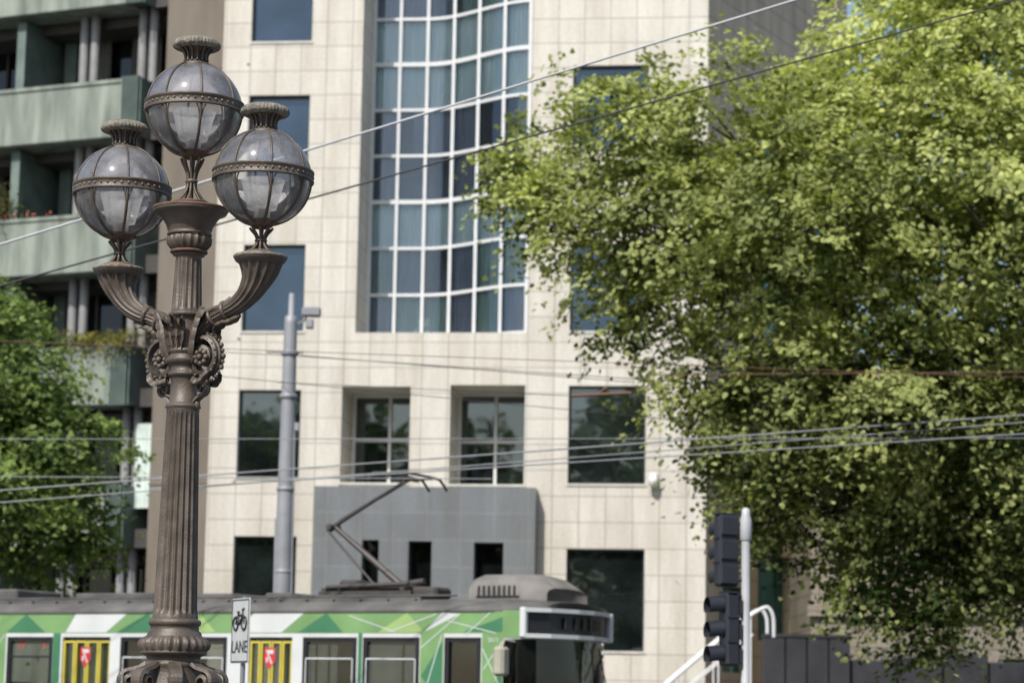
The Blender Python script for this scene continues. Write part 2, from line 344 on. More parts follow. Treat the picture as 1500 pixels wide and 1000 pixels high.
# ------------------------------------------------------------------ apartment building (left)
L=empty('apartment_building',(-7,57,0),-23)
m_conc=pbr('greenish_precast_concrete',(0.13,0.155,0.13),0.85,0,0.2,1.6,0.3,25,col2=(0.31,0.345,0.295),stretch=(2.0,2.0,0.35))
m_brn=pbr('brown_render',(0.125,0.105,0.082),0.85,0,0.2,1.2,0.2,20,col2=(0.20,0.17,0.135),stretch=(1,1,0.3))
m_pipe=pbr('grey_fluted_column',(0.25,0.25,0.25),0.6,0,0.15,3)
m_fin=pbr('verdigris_panel',(0.10,0.14,0.125),0.7,0,0.25,2,col2=(0.17,0.22,0.19))
q=MB(); pn=MB(); gl=MB(); ppe=MB(); fn=MB()
for zb in (1.9,5.35,8.77,12.07,15.42,18.8,22.2):
    pn.bbox(-16,-2.95,-0.02,0.16,zb,zb+1.47,0.03)
    pn.box(-16,-2.95,0.17,2.3,zb+0.02,zb+0.24)
    pn.box(-16,-2.95,-0.06,0.0,zb+1.38,zb+1.47)
    q.box(-2.50,-1.70,0.5,2.3,zb+0.0,zb+0.45)
    for i in range(6):
        u=-2.93+0.083*i; fn.box(u,u+0.04,-0.12,0.13,zb-0.02,zb+1.5)
    q.box(-2.94,-2.45,0.141,0.2,zb,zb+1.47); fn.box(-2.48,-2.44,0.0,1.3,zb,zb+1.47)
    zt=zb+1.49
    for cx in (-4.62,-4.3,-2.9,-2.58,-8.2,-7.9,-11.5,-11.2):
        ppe.lathe([(0.12,zt-1.4),(0.12,zt+1.95)],(cx,0.75),20,flute=10,amp=0.12)
    fn.box(-6.35,-6.1,0.3,2.2,zb+0.25,zb+3.3); fn.box(-5.9,-5.55,1.8,2.2,zb+0.25,zb+3.3)
    q.box(-16,-1.72,1.0,2.15,zb+3.12,zb+3.36)
    for a,b in ((-16,-9.5),(-9.4,-6.4),(-6.05,-4.9),(-4.85,-3.2),(-3.1,-1.7)):
        gl.quad((a,2.2,zb+0.24),(b,2.2,zb+0.24),(b,2.2,zb+3.4),(a,2.2,zb+3.4)); 
        q.box(a,a+0.08,2.12,2.19,zb+0.24,zb+3.1); q.box((a+b)/2-0.03,(a+b)/2+0.03,2.12,2.19,zb+0.24,zb+3.1)
pn.obj('balcony_panels',m_conc,L); fn.obj('verdigris_fins',m_fin,L); ppe.obj('fluted_columns',m_pipe,L); gl.obj('balcony_glass',glassmat('shaded_glass',(0.008,0.01,0.01),0.0),L)
q.obj('dark_trim',pbr('dark_bronze_trim',(0.06,0.055,0.05),0.6),L)
q=MB(); q.box(-1.72,0.6,-0.05,8,0,26); q.box(-16,-1.72,2.35,8,0,26)
for z in (3.4,6.8,10.2,13.5,16.9,20.3): q.box(-1.74,0.62,-0.07,0.1,z,z+0.05)
q.obj('brown_wall',m_brn,L)
cw=MB()
def curt(u0,wd,y,z,h,mi):
    vs=[];fs=[]
    for j in range(31): u=u0+wd*j/30; vs+=[(u,y+0.04*math.sin(j*1.4),z),(u,y+0.04*math.sin(j*1.4),z+h)]
    for j in range(30): fs.append((2*j,2*j+2,2*j+3,2*j+1))
    cw.add(vs,fs,mi,True)
curt(-2.45,0.72,0.45,6.3,2.05,0); curt(-2.45,0.72,1.2,13.0,2.0,1)
for u0,z in ((-5.5,16.95),(-4.0,16.95),(-3.8,10.3),(-8.6,13.6),(-5.6,13.6),(-4.0,13.6)): curt(u0,0.9,2.0,z,1.9,1)
cw.obj('apartment_curtains',[pbr('white_curtain',(0.6,0.68,0.63),0.9),pbr('dim_curtain',(0.16,0.16,0.14),0.9)],L)

# ------------------------------------------------------------------ foliage
def leaf_obj(name,C,N,size,val,mat,parent=None):
    n=len(C); N=N/np.linalg.norm(N,axis=1,keepdims=True)
    a=rng.normal(size=(n,3)); T=a-(a*N).sum(1,keepdims=True)*N; T/=np.linalg.norm(T,axis=1,keepdims=True); Bv=np.cross(N,T)
    loc=np.array([(0,0,0),(0.22,0.38,-0.10),(0.66,0.26,-0.13),(1.0,0,-0.12),(0.66,-0.26,-0.13),(0.22,-0.38,-0.10)])
    V=C[:,None,:]+size[:,None,None]*(loc[None,:,0,None]*T[:,None,:]+loc[None,:,1,None]*Bv[:,None,:]+loc[None,:,2,None]*N[:,None,:])
    V=V.reshape(-1,3); base=(np.arange(n)*6)[:,None]
    Fc=np.concatenate([base+np.array([[0,1,2,3]]),base+np.array([[0,3,4,5]])],axis=1).reshape(-1)
    me=bpy.data.meshes.new(name); me.vertices.add(len(V)); me.vertices.foreach_set('co',V.astype(np.float32).ravel())
    me.loops.add(len(Fc)); me.loops.foreach_set('vertex_index',Fc.astype(np.int32))
    me.polygons.add(2*n); me.polygons.foreach_set('loop_start',(np.arange(2*n)*4).astype(np.int32))
    try: me.polygons.foreach_set('loop_total',np.full(2*n,4,dtype=np.int32))
    except Exception: pass
    at=me.attributes.new('v','FLOAT','POINT'); at.data.foreach_set('value',np.repeat(val,6).astype(np.float32))
    me.materials.append(mat); me.update(calc_edges=True); me.validate()
    o=bpy.data.objects.new(name,me); COL.objects.link(o)
    if parent: o.parent=parent
    return o
def sprays(blobs,k=30,lpp=50,spread=0.24,ls=(0.09,0.16),up=0.75,over=1.15,zref=None,zk=0.0,lr=0.10,nr=0.5):
    Cs=[];Ns=[];Ss=[];Vs=[]
    for (x,y,z,rr) in blobs:
        n=int(k*rr*rr)+6
        dr=rng.normal(size=(n,3)); dr/=np.linalg.norm(dr,axis=1,keepdims=True)
        fr=0.45+(over-0.45)*rng.random(n)**0.5
        lump=1+0.22*np.sin(dr[:,0]*6+x)*np.sin(dr[:,2]*7+z)+0.15*np.sin(dr[:,1]*9+dr[:,2]*8)
        ctr=np.array([x,y,z])+dr*(rr*fr*lump)[:,None]*np.array([1,1,0.9])
        for i in range(n):
            m=int(lpp*(0.5+rng.random())); nm=dr[i]*0.55+np.array([0,0,up])+rng.normal(size=3)*0.25; nm/=np.linalg.norm(nm)
            off=rng.normal(size=(m,3))*spread*(0.7+0.6*rng.random()); h=(off*nm).sum(1,keepdims=True); off=off-nm*h*0.75
            dist=np.linalg.norm(off,axis=1); off[:,2]-=0.8*dist**2
            Cs.append(ctr[i]+off); Ns.append(nm+rng.normal(size=(m,3))*nr)
            Ss.append(ls[0]+(ls[1]-ls[0])*rng.random(m)); 
            outer=min(max((fr[i]-0.6)/0.5,0),1); hz=0 if zref is None else (ctr[i][2]-zref)*zk  # hz: lower-crown shade painted into leaf colour, with paler new growth above
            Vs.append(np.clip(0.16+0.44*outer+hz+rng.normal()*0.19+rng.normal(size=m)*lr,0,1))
    return np.concatenate(Cs),np.concatenate(Ns),np.concatenate(Ss),np.concatenate(Vs)
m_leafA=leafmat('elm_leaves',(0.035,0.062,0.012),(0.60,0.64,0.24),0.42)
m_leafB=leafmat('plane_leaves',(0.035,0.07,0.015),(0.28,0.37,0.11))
m_bark=pbr('bark',(0.05,0.04,0.03),0.9,0,0.3,6,0.8,20,col2=(0.11,0.09,0.07),stretch=(1,1,0.3))
def tree(name,base,fork,blobs,rt,mat,**kw):
    e=empty(name); t=MB(); bx,by=base
    t.tube(smooth_path([(bx,by,-0.05),(bx+0.1,by,fork*0.5),(bx-0.05,by+0.1,fork)],6),[rt*1.4]+[rt*(1.1-0.3*i/12) for i in range(12)],14)
    for (x,y,z,rr) in blobs:
        p0=Vector((bx-0.05,by+0.1,fork*(0.97 if z>fork else 0.9))); p3=Vector((x,y,z)); mid=(p0+p3)/2+Vector((random.uniform(-.4,.4),random.uniform(.2,.8),random.uniform(0.4,1.0)))
        ps=smooth_path([p0,mid,p3],6); n=len(ps); r0=rt*0.35*min(1,rr/2+0.2); t.tube(ps,[r0*(1-0.85*i/(n-1)) for i in range(n)],7)
        for _ in range(7):
            a=ps[random.randint(n//2,n-1)]; dv=Vector((random.gauss(0,1),random.gauss(0,1),random.gauss(0.3,.8))).normalized()*rr*random.uniform(.6,1.0)
            qs=smooth_path([a,a+dv*0.5+Vector((0,0,.12)),a+dv],4); t.tube(qs,[0.03*(1-0.8*i/(len(qs)-1)) for i in range(len(qs))],5)
    t.obj('trunk_and_limbs',m_bark,e)
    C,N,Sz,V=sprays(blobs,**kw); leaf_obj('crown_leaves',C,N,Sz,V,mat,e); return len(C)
bR=[(1.75,39,11.2,1.25),(3.2,38.5,11.1,1.45),(0.5,39.5,10.5,0.95),(-0.15,39.5,10.4,0.5),(2.1,38.5,9.5,1.5),(0.7,39,9.6,0.9),(5.2,39.2,11.1,1.5),(7.5,39,12.7,2.0),(9.5,40,12.9,2.6),(4.6,37.5,9.2,1.9),(7.0,37.5,9.8,2.2),(9.8,38.5,9.4,2.4),
 (4.3,38.5,6.9,1.5),(6.3,37.8,6.7,1.8),(8.8,38,6.3,2.0),(5.0,38.5,5.2,1.05),(6.2,38.4,3.9,1.0),(6.6,38.5,3.0,0.65),(7.4,38.4,4.6,1.1),(11,40,6,2),(2.3,39,8.1,0.95),(3.2,39,6.8,0.9),(3.7,39,5.7,0.8),(4.2,39,4.7,0.7),(7,42,8,2.8),(7.5,42,12,2.5),(8.7,38.6,4.5,0.9),(7.5,41.5,5.2,1.6),(9.5,43,9.5,2.6),(5.3,41.5,10,1.6),(9,42,4.8,1.4),
 (5.6,41,6.6,1.7),(5.6,40.5,4.8,1.1),(7.6,41,14.6,1.7),(10.0,41.5,15.2,2.4),(5.9,41,12.2,1.2),(3.2,40.5,9.9,1.5),(7.9,38.5,3.6,0.7)]
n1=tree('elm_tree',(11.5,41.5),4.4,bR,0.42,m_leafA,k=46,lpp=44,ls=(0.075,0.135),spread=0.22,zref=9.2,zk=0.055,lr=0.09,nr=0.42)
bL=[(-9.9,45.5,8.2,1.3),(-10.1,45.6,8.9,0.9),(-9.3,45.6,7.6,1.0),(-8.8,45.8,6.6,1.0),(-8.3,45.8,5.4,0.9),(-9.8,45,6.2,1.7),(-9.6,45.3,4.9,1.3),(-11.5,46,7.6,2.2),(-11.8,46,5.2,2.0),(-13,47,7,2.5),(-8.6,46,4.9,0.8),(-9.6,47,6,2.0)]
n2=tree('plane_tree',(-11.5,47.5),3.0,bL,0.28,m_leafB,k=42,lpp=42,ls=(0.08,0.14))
# tall trees across the street behind the photographer (mirrored in the lower windows)
bb=[]
for i in range(16):
    x=-60+i*8+random.uniform(-2,2); bb+= [(x,-34+random.uniform(-2,2),9+random.uniform(-1,1.5),4.6),(x+2,-35,15.5+random.uniform(-2,2),4.0),(x-3,-33,5,3.0),(x-2,-35,20+random.uniform(-3,2),2.6)]
e=empty('distant_tree_mass'); t=MB()
for i in range(16): t.tube([(-60+i*8,-34,0),(-60+i*8,-34,14)],[0.5,0.15],8)
t.obj('trunks',m_bark,e); C,N,Sz,V=sprays(bb,k=5,lpp=24,spread=0.8,ls=(0.45,0.8)); leaf_obj('foliage',C,N,Sz,V,m_leafB,e)
# balcony plants
pe=empty('balcony_planter_plants',(-7,57,0),-23)
C,N,Sz,V=sprays([(-6.5,0.1,13.9,0.45),(-6.9,0.15,14.2,0.6),(-6.1,0.1,13.75,0.25)],k=60,lpp=14,spread=0.14,ls=(0.05,0.10)); leaf_obj('shrub',C,N,Sz,V,leafmat('olive_leaves',(0.06,0.06,0.02),(0.25,0.25,0.10)),pe)
C,N,Sz,V=sprays([(-4.4+0.28*i,0.0,10.35+0.05*math.sin(i*2),0.26) for i in range(8)],k=150,lpp=14,spread=0.12,ls=(0.05,0.10)); leaf_obj('trailing_plants',C,N,Sz,V,leafmat('dry_green_leaves',(0.12,0.12,0.03),(0.36,0.34,0.10)),pe)
fl=MB()
for i in range(14): fl.ball((-6.4+random.uniform(0,1.6),-0.05,13.58+random.uniform(0,.12)),0.03,seg=6,rings=4,mi=i%2)
fl.obj('flowers',[pbr('red_petals',(0.35,0.04,0.03),0.6),pbr('orange_petals',(0.4,0.16,0.06),0.6)],pe)

# ------------------------------------------------------------------ STREET LAMP
lx,ly=-2.048,15.0
LP=empty('street_lamp',(lx,ly,0))
adir=Vector((0.88,-0.475,0)).normalized()
ir=MB(); ir2=MB(); glb=MB(); glu=MB(); inn=MB(); top=MB()
def lantern(cx,cy,cz,zbase,rb):
    Rg=0.300
    prof=[(Rg*math.sin(pi*k/28),cz-Rg*math.cos(pi*k/28)) for k in range(1,15)]
    glb.lathe(prof,(cx,cy),56)
    prof=[(Rg*math.sin(pi*k/28),cz-Rg*math.cos(pi*k/28)) for k in range(14,28)]
    glu.lathe(prof,(cx,cy),56)
    for j in range(8):
        a=2*pi*(j+0.35)/8; pts=[]
        for k in range(0,25):
            p=math.radians(-78+k*(156/24)); pts.append((cx+(Rg+0.004)*math.cos(p)*math.cos(a),cy+(Rg+0.004)*math.cos(p)*math.sin(a),cz+(Rg+0.004)*math.sin(p)))
        ir.tube(pts,[0.0095]*12+[0.0072]*13,6)
        for sgn in (-1,1):
            pl=[]
            for k in range(7):
                p=math.radians(-6-k*3.2); da=sgn*(0.10-0.09*(k/6)**0.6); pl.append((cx+(Rg+0.003)*math.cos(p)*math.cos(a+da),cy+(Rg+0.003)*math.cos(p)*math.sin(a+da),cz+(Rg+0.003)*math.sin(p)))
            ir.tube(pl,0.0045,5)
    zc=cz+0.005
    ir.lathe([(Rg-0.002,zc-0.034),(Rg+0.017,zc-0.034),(Rg+0.019,zc-0.026),(Rg+0.010,zc-0.020),(Rg+0.010,zc+0.018),(Rg+0.019,zc+0.024),(Rg+0.017,zc+0.034),(Rg-0.002,zc+0.034)],(cx,cy),64)
    for j in range(44):
        a=2*pi*j/44; top.ball((cx+(Rg+0.011)*math.cos(a),cy+(Rg+0.011)*math.sin(a),zc),0.0085,seg=6,rings=4)
    ztop=cz+Rg
    ir.lathe([(0.105,ztop-0.035),(0.112,ztop-0.022),(0.108,ztop-0.012),(0.075,ztop+0.0),(0.07,ztop+0.012),(0.058,ztop+0.016),(0.058,ztop+0.065),(0.075,ztop+0.078),(0.085,ztop+0.092),(0.115,ztop+0.102)],(cx,cy),40)
    for j in range(14):
        a=2*pi*j/14; ir.tube([(cx+.074*math.cos(a),cy+.074*math.sin(a),ztop+0.01),(cx+.070*math.cos(a),cy+.070*math.sin(a),ztop+0.04),(cx+.080*math.cos(a),cy+.080*math.sin(a),ztop+0.072),(cx+.105*math.cos(a),cy+.105*math.sin(a),ztop+0.095)],0.008,5)
    top.lathe([(0.09,ztop+0.094),(0.132,ztop+0.094),(0.150,ztop+0.102),(0.155,ztop+0.114),(0.152,ztop+0.130),(0.138,ztop+0.146),(0.11,ztop+0.158),(0.07,ztop+0.166),(0.03,ztop+0.170),(0.0,ztop+0.171)],(cx,cy),160,flute=40,fl=[0,.02,.04,.05,.05,.05,0.04,0.02,0,0])
    zb=cz-Rg
    ir2.lathe([(0.0,zb-0.025),(0.05,zb-0.022),(0.07,zb-0.008),(0.085,zb+0.006),(0.10,zb+0.022),(0.098,zb+0.028)],(cx,cy),36)
    H=(zb-0.02)-zbase
    for j in range(8):
        a=2*pi*j/8; pts=[]
        for (rr,t) in ((rb,0),(rb*0.75,0.07),(0.036,0.28),(0.026,0.48),(0.036,0.70),(0.062,0.90),(0.072,1.0)):
            pts.append((cx+rr*math.cos(a),cy+rr*math.sin(a),zbase+H*t))
        ir.tube(smooth_path(pts,4),0.0085,6)
    ir.lathe([(0.014,zbase),(0.012,zbase+H)],(cx,cy),12)
    ir.lathe([(0.03,zbase+H*.43),(0.040,zbase+H*.46),(0.040,zbase+H*.50),(0.03,zbase+H*.53)],(cx,cy),20)
    inn.lathe([(0.09,cz-0.20),(0.135,cz-0.03),(0.14,cz-0.02)],(cx,cy),32,flute=16,amp=0.04)
    inn.lathe([(0.05,cz-0.275),(0.05,cz-0.21),(0.09,cz-0.2)],(cx,cy),20)
    ir.tube([(cx,cy,cz-0.29),(cx,cy,cz-0.2)],0.022,10); inn.ball((cx,cy,cz-0.12),0.045,0.045,0.07,seg=14,rings=8)
lantern(0,0,5.352,4.745,0.105)
for sg in (1,-1):
    c=adir*(0.545*sg); lantern(c.x,c.y,4.86,4.385,0.085)
ir2.lathe([(0.10,4.752),(0.115,4.75),(0.118,4.738),(0.10,4.732),(0.10,4.722)],(0,0),40)
ir2.lathe([(0.236,4.692),(0.242,4.70),(0.236,4.710),(0.215,4.712)],(0,0),64)
ir.lathe([(0.10,4.722),(0.215,4.712),(0.236,4.688),(0.228,4.675),(0.20,4.668),(0.175,4.64),(0.150,4.60),(0.137,4.56),(0.132,4.548),(0.140,4.545),(0.142,4.535),(0.13,4.53)],(0,0),64)
ir.lathe([(0.125,4.53),(0.145,4.515),(0.143,4.48),(0.12,4.45),(0.092,4.435)],(0,0),144,flute=18,fl=[0.0,.10,.13,.10,0.02])
ir2.lathe([(0.09,4.438),(0.115,4.436),(0.120,4.428),(0.115,4.42),(0.09,4.417)],(0,0),48)
ir.lathe([(0.09,4.418),(0.10,4.412),(0.10,4.404),(0.083,4.398)],(0,0),48)
ir.lathe([(0.081,4.40),(0.081,4.38),(0.083,4.37),(0.095,4.07),(0.096,4.055),(0.096,4.04)],(0,0),160,flute=16,fl=[0,0,.13,.13,0,0])
ir.lathe([(0.096,4.04),(0.112,4.035),(0.114,4.02),(0.105,4.012),(0.092,4.005),(0.088,3.98),(0.086,3.82),(0.095,3.81),(0.108,3.80),(0.108,3.785),(0.095,3.778),(0.10,3.76),(0.115,3.745),(0.115,3.725),(0.098,3.71),(0.088,3.70),(0.088,3.665),(0.10,3.66),(0.104,3.645),(0.098,3.635),(0.088,3.63),(0.082,3.61),(0.086,3.47),(0.098,3.46),(0.11,3.452),(0.112,3.44),(0.102,3.432),(0.104,3.42)],(0,0),56)
ir.lathe([(0.102,3.425),(0.102,3.41),(0.103,3.39),(0.104,3.37),(0.135,2.19),(0.138,2.17),(0.140,2.15),(0.141,2.125)],(0,0),220,flute=20,fl=[0,0,.07,.14,.14,.09,0,0])
ir.lathe([(0.141,2.13),(0.158,2.122),(0.163,2.105),(0.156,2.09),(0.148,2.085),(0.150,2.06),(0.166,2.045),(0.168,2.03),(0.178,2.02)],(0,0),56)
ir.lathe([(0.178,2.022),(0.215,2.0),(0.228,1.975),(0.222,1.95),(0.20,1.93)],(0,0),144,flute=24,fl=[0.02,.10,.12,.10,0.02])
ir.lathe([(0.20,1.932),(0.205,1.92),(0.19,1.91),(0.168,1.90),(0.160,1.875),(0.172,1.865),(0.18,1.85),(0.172,1.84),(0.175,1.80),(0.20,1.72),(0.24,1.60),(0.30,1.42),(0.33,1.25),(0.31,1.15),(0.33,1.12),(0.35,1.08),(0.35,0.95)],(0,0),56)
ir.lathe([(0.35,0.96),(0.33,0.90),(0.33,0.45),(0.40,0.38),(0.44,0.32),(0.44,0.13)],(0,0),64,flute=8,amp=0.06)
def ribbon(mb,pts,side,wid,thk):
    n=len(pts); vs=[];fs=[]
    for i,p in enumerate(pts):
        t=(pts[min(i+1,n-1)]-pts[max(i-1,0)]).normalized(); nn=t.cross(side).normalized(); w_=wid(i/(n-1)); h=thk
        vs+=[p+side*w_-nn*h,p+side*w_*0.8+nn*h,p-side*w_*0.8+nn*h,p-side*w_-nn*h]
    for i in range(n-1):
        for q in range(4): fs.append((i*4+q,i*4+(q+1)%4,(i+1)*4+(q+1)%4,(i+1)*4+q))
    fs.append((0,1,2,3)); fs.append(tuple(range(4*n-4,4*n))[::-1]); mb.add(vs,fs,0,False)
for j in range(8):
    a=2*pi*j/8+0.2; o=Vector((math.cos(a),math.sin(a),0)); sd=Vector((-math.sin(a),math.cos(a),0)); pts=[]
    for k in range(34):
        t=k/33; ang=pi*0.5-t*4.2*pi*0.75; rad=0.075*(1-t*0.8); pts.append(o*(0.265+rad*math.cos(ang))+Vector((0,0,1.745+rad*math.sin(ang))))
    pre=[o*0.17+Vector((0,0,1.86)),o*0.21+Vector((0,0,1.835))]
    ribbon(ir,pre+pts,sd,lambda t:0.045,0.010); ir.ball(o*0.265+Vector((0,0,1.745)),0.022)
    ps=[o*0.33+Vector((0,0,1.72)),o*0.30+Vector((0,0,1.6)),o*0.33+Vector((0,0,1.4)),o*0.36+Vector((0,0,1.2))]
    ribbon(ir,smooth_path(ps,6),sd,lambda t:0.05,0.012)
def acanthus(mb,pts,side,w0,lobes=5,thk=0.006,curl=0.02):
    P_=smooth_path(pts,8); n=len(P_); vs=[];fs=[]
    for i,p in enumerate(P_):
        t=i/(n-1); tg=(P_[min(i+1,n-1)]-P_[max(i-1,0)]).normalized(); nn=tg.cross(side).normalized()
        w_=w0*(math.sin(pi*min(1,0.12+t*0.88))**0.7)*(0.72+0.28*abs(math.cos(pi*lobes*t)))
        for q,(a,h) in enumerate(((-1,-curl),(-0.5,0.004),(0,-0.012),(0.5,0.004),(1,-curl))): vs.append(p+side*(a*w_)+nn*(h if q!=2 else 0.010))
    for i in range(n-1):
        for q in range(4): fs.append((i*5+q,i*5+q+1,(i+1)*5+q+1,(i+1)*5+q))
    vs2=[v_+Vector((0,0,-thk)) for v_ in vs]; mb.add(vs,fs,0,False); mb.add(vs2,[f[::-1] for f in fs],0,False)
for sg in (1,-1):
    o=adir*sg; sd=Vector((-o.y,o.x,0)); Z=Vector((0,0,1))
    pp=smooth_path([o*a+Z*b for a,b in ((0.05,3.80),(0.10,3.90),(0.17,3.975),(0.26,4.02),(0.36,4.055),(0.45,4.115),(0.51,4.195),(0.538,4.27),(0.545,4.335))],5)
    n=len(pp); rad=[]
    key=[0.045,0.048,0.050,0.052,0.058,0.070,0.090,0.122,0.150]
    for i in range(n):
        t=i/(n-1)*8; k0=min(int(t),7); rad.append(key[k0]+(key[k0+1]-key[k0])*(t-k0))
    ir.tube(pp,rad,112,flute=14,amp=0.16)
    c=o*0.545
    ir.lathe([(0.13,4.31),(0.155,4.328),(0.160,4.338),(0.166,4.348)],(c.x,c.y),48)
    top.lathe([(0.166,4.348),(0.170,4.358),(0.160,4.366),(0.10,4.372)],(c.x,c.y),48)
    ir2.lathe([(0.105,4.368),(0.108,4.384),(0.095,4.390),(0.06,4.392),(0.0,4.392)],(c.x,c.y),36)
    for i,rr in ((12,0.066),(17,0.068)):
        p=pp[i]; tg=(pp[i+1]-pp[i-1]).normalized(); ir.tube([p-tg*0.012,p-tg*.006,p+tg*.006,p+tg*0.012],[rr*0.85,rr,rr,rr*0.85],24)
    acanthus(ir,[o*0.09+Z*3.80,o*0.10+Z*3.95,o*0.17+Z*4.04,o*0.27+Z*4.075,o*0.33+Z*4.12],sd,0.06,6)
    acanthus(ir,[o*0.24+Z*3.86,o*0.22+Z*3.93,o*0.27+Z*3.97,o*0.35+Z*3.985,o*0.40+Z*4.02],sd,0.05,5)
    for s2 in (-1,1):
        acanthus(ir,[o*0.07+sd*s2*.055+Z*3.72,o*0.10+sd*s2*.085+Z*3.87,o*0.13+sd*s2*.08+Z*3.98,o*0.18+sd*s2*.085+Z*4.06],(sd*0.5+o*0.5*s2).normalized(),0.045,5)
        acanthus(ir,[o*0.10+sd*s2*.05+Z*3.62,o*0.17+sd*s2*.075+Z*3.60,o*0.22+sd*s2*.07+Z*3.66],sd,0.035,4)
    pts=[]; cz=3.745; cr=0.155
    for k in range(64):
        t=k/63; ang=pi*0.62-t*3.6*pi; rd=0.118*(1-0.80*t); pts.append(o*(cr+rd*math.cos(ang))+Z*(cz+rd*1.12*math.sin(ang)))
    pre=smooth_path([o*0.05+Z*3.93,o*0.085+Z*3.90,pts[0]],4)[:-1]
    ribbon(ir,pre+pts,sd,lambda t:0.055*(1-0.25*t),0.011)
    ribbon(ir,[p_+(p_-(o*cr+Z*cz)).normalized()*0.016 for p_ in pts[:36]],sd,lambda t:0.018,0.006)
    for s2 in (-1,1):
        rc=o*cr+Z*cz+sd*s2*0.045
        ir.ball(rc+sd*s2*0.018,0.02,seg=8,rings=6)
        for j in range(8):
            a=2*pi*j/8; ir.ball(rc+o*(0.040*math.cos(a))+Z*(0.040*math.sin(a))+sd*s2*0.006,0.019,seg=8,rings=5)
        for j in range(16):
            a=2*pi*j/16; ir.ball(rc+o*(0.108*math.cos(a))+Z*(0.118*math.sin(a))-sd*s2*0.004,0.0115,seg=6,rings=4)
    pts=[]
    for k in range(30):
        t=k/29; ang=-pi*0.5+t*2.6*pi; rd=0.048*(1-0.8*t); pts.append(o*(0.135+rd*math.cos(ang))+Z*(3.56+rd*math.sin(ang)))
    ribbon(ir,[o*0.09+Z*3.47,o*0.105+Z*3.49]+pts,sd,lambda t:0.03,0.009)
    ir.ball(o*0.105+Z*3.455,0.022,0.022,0.035)
    for k in range(14):
        ang=pi*0.55-k*0.24; p_=o*(cr+0.137*math.cos(ang))+Z*(cz+0.152*math.sin(ang)); ir.ball(p_,0.013+0.004*(k%2),seg=7,rings=5)
for a in (math.atan2(adir.y,adir.x)+pi/2,math.atan2(adir.y,adir.x)-pi/2):
    o=Vector((math.cos(a),math.sin(a),0)); sd=Vector((-o.y,o.x,0)); Z=Vector((0,0,1))
    for j in (-1,0,1):
        acanthus(ir,[o*0.088+sd*j*.03+Z*3.80,o*0.098+sd*j*.045+Z*3.88,o*0.11+sd*j*.06+Z*3.96,o*0.15+sd*j*.075+Z*(4.0+0.02*(1-abs(j)))],sd,0.03,4)
ir.obj('cast_iron_column',m_iron,LP); ir2.obj('rusted_rings',m_rust,LP); top.obj('weathered_caps',m_dust,LP)
def globe_mat(name,dcol,tcol2,lo,hi,rough):
    gm=bpy.data.materials.new(name); gm.use_nodes=True; n=gm.node_tree.nodes; l=gm.node_tree.links; n.clear()
    o_=n.new('ShaderNodeOutputMaterial'); tr=n.new('ShaderNodeBsdfTransparent'); tr.inputs[0].default_value=(0.98,0.98,0.985,1)
    df=n.new('ShaderNodeBsdfDiffuse'); df.inputs[0].default_value=(*dcol,1); tl=n.new('ShaderNodeBsdfTranslucent'); tl.inputs[0].default_value=(*tcol2,1)
    m1=n.new('ShaderNodeMixShader'); m1.inputs[0].default_value=0.5; l.new(df.outputs[0],m1.inputs[1]); l.new(tl.outputs[0],m1.inputs[2])
    tc=n.new('ShaderNodeTexCoord'); nz=n.new('ShaderNodeTexNoise'); nz.inputs['Scale'].default_value=5; nz.inputs['Detail'].default_value=9; nz.inputs['Roughness'].default_value=0.65; l.new(tc.outputs['Object'],nz.inputs['Vector'])
    mr=n.new('ShaderNodeMapRange'); mr.inputs[1].default_value=0.38; mr.inputs[2].default_value=0.64; mr.inputs[3].default_value=lo; mr.inputs[4].default_value=hi; l.new(nz.outputs['Fac'],mr.inputs[0])
    m2=n.new('ShaderNodeMixShader'); l.new(mr.outputs[0],m2.inputs[0]); l.new(tr.outputs[0],m2.inputs[1]); l.new(m1.outputs[0],m2.inputs[2])
    gl_=n.new('ShaderNodeBsdfGlossy'); gl_.inputs['Roughness'].default_value=rough; fr=n.new('ShaderNodeFresnel'); fr.inputs[0].default_value=1.6
    m3=n.new('ShaderNodeMixShader'); l.new(fr.outputs[0],m3.inputs[0]); l.new(m2.outputs[0],m3.inputs[1]); l.new(gl_.outputs[0],m3.inputs[2]); l.new(m3.outputs[0],o_.inputs[0]); return gm
glu.obj('upper_glass',globe_mat('frosted_upper_glass',(0.78,0.78,0.83),(0.85,0.85,0.88),0.22,0.48,0.10),LP)
glb.obj('lower_glass',globe_mat('etched_lower_glass',(0.74,0.73,0.72),(0.85,0.84,0.82),0.14,0.42,0.06),LP)
im=bpy.data.materials.new('refractor_glass'); im.use_nodes=True; n=im.node_tree.nodes; l=im.node_tree.links; n.clear()
o_=n.new('ShaderNodeOutputMaterial'); tr=n.new('ShaderNodeBsdfTransparent'); df=n.new('ShaderNodeBsdfDiffuse'); df.inputs[0].default_value=(0.9,0.89,0.86,1); tl=n.new('ShaderNodeBsdfTranslucent'); tl.inputs[0].default_value=(0.9,0.89,0.86,1)
m1=n.new('ShaderNodeMixShader'); m1.inputs[0].default_value=0.5; l.new(df.outputs[0],m1.inputs[1]); l.new(tl.outputs[0],m1.inputs[2])
tc=n.new('ShaderNodeTexCoord'); nz=n.new('ShaderNodeTexNoise'); nz.inputs['Scale'].default_value=12; l.new(tc.outputs['Object'],nz.inputs['Vector'])
mr=n.new('ShaderNodeMapRange'); mr.inputs[3].default_value=0.45; mr.inputs[4].default_value=0.8; l.new(nz.outputs['Fac'],mr.inputs[0])
m2=n.new('ShaderNodeMixShader'); l.new(mr.outputs[0],m2.inputs[0]); l.new(tr.outputs[0],m2.inputs[1]); l.new(m1.outputs[0],m2.inputs[2]); l.new(m2.outputs[0],o_.inputs[0])
inn.obj('inner_refractors',im,LP)

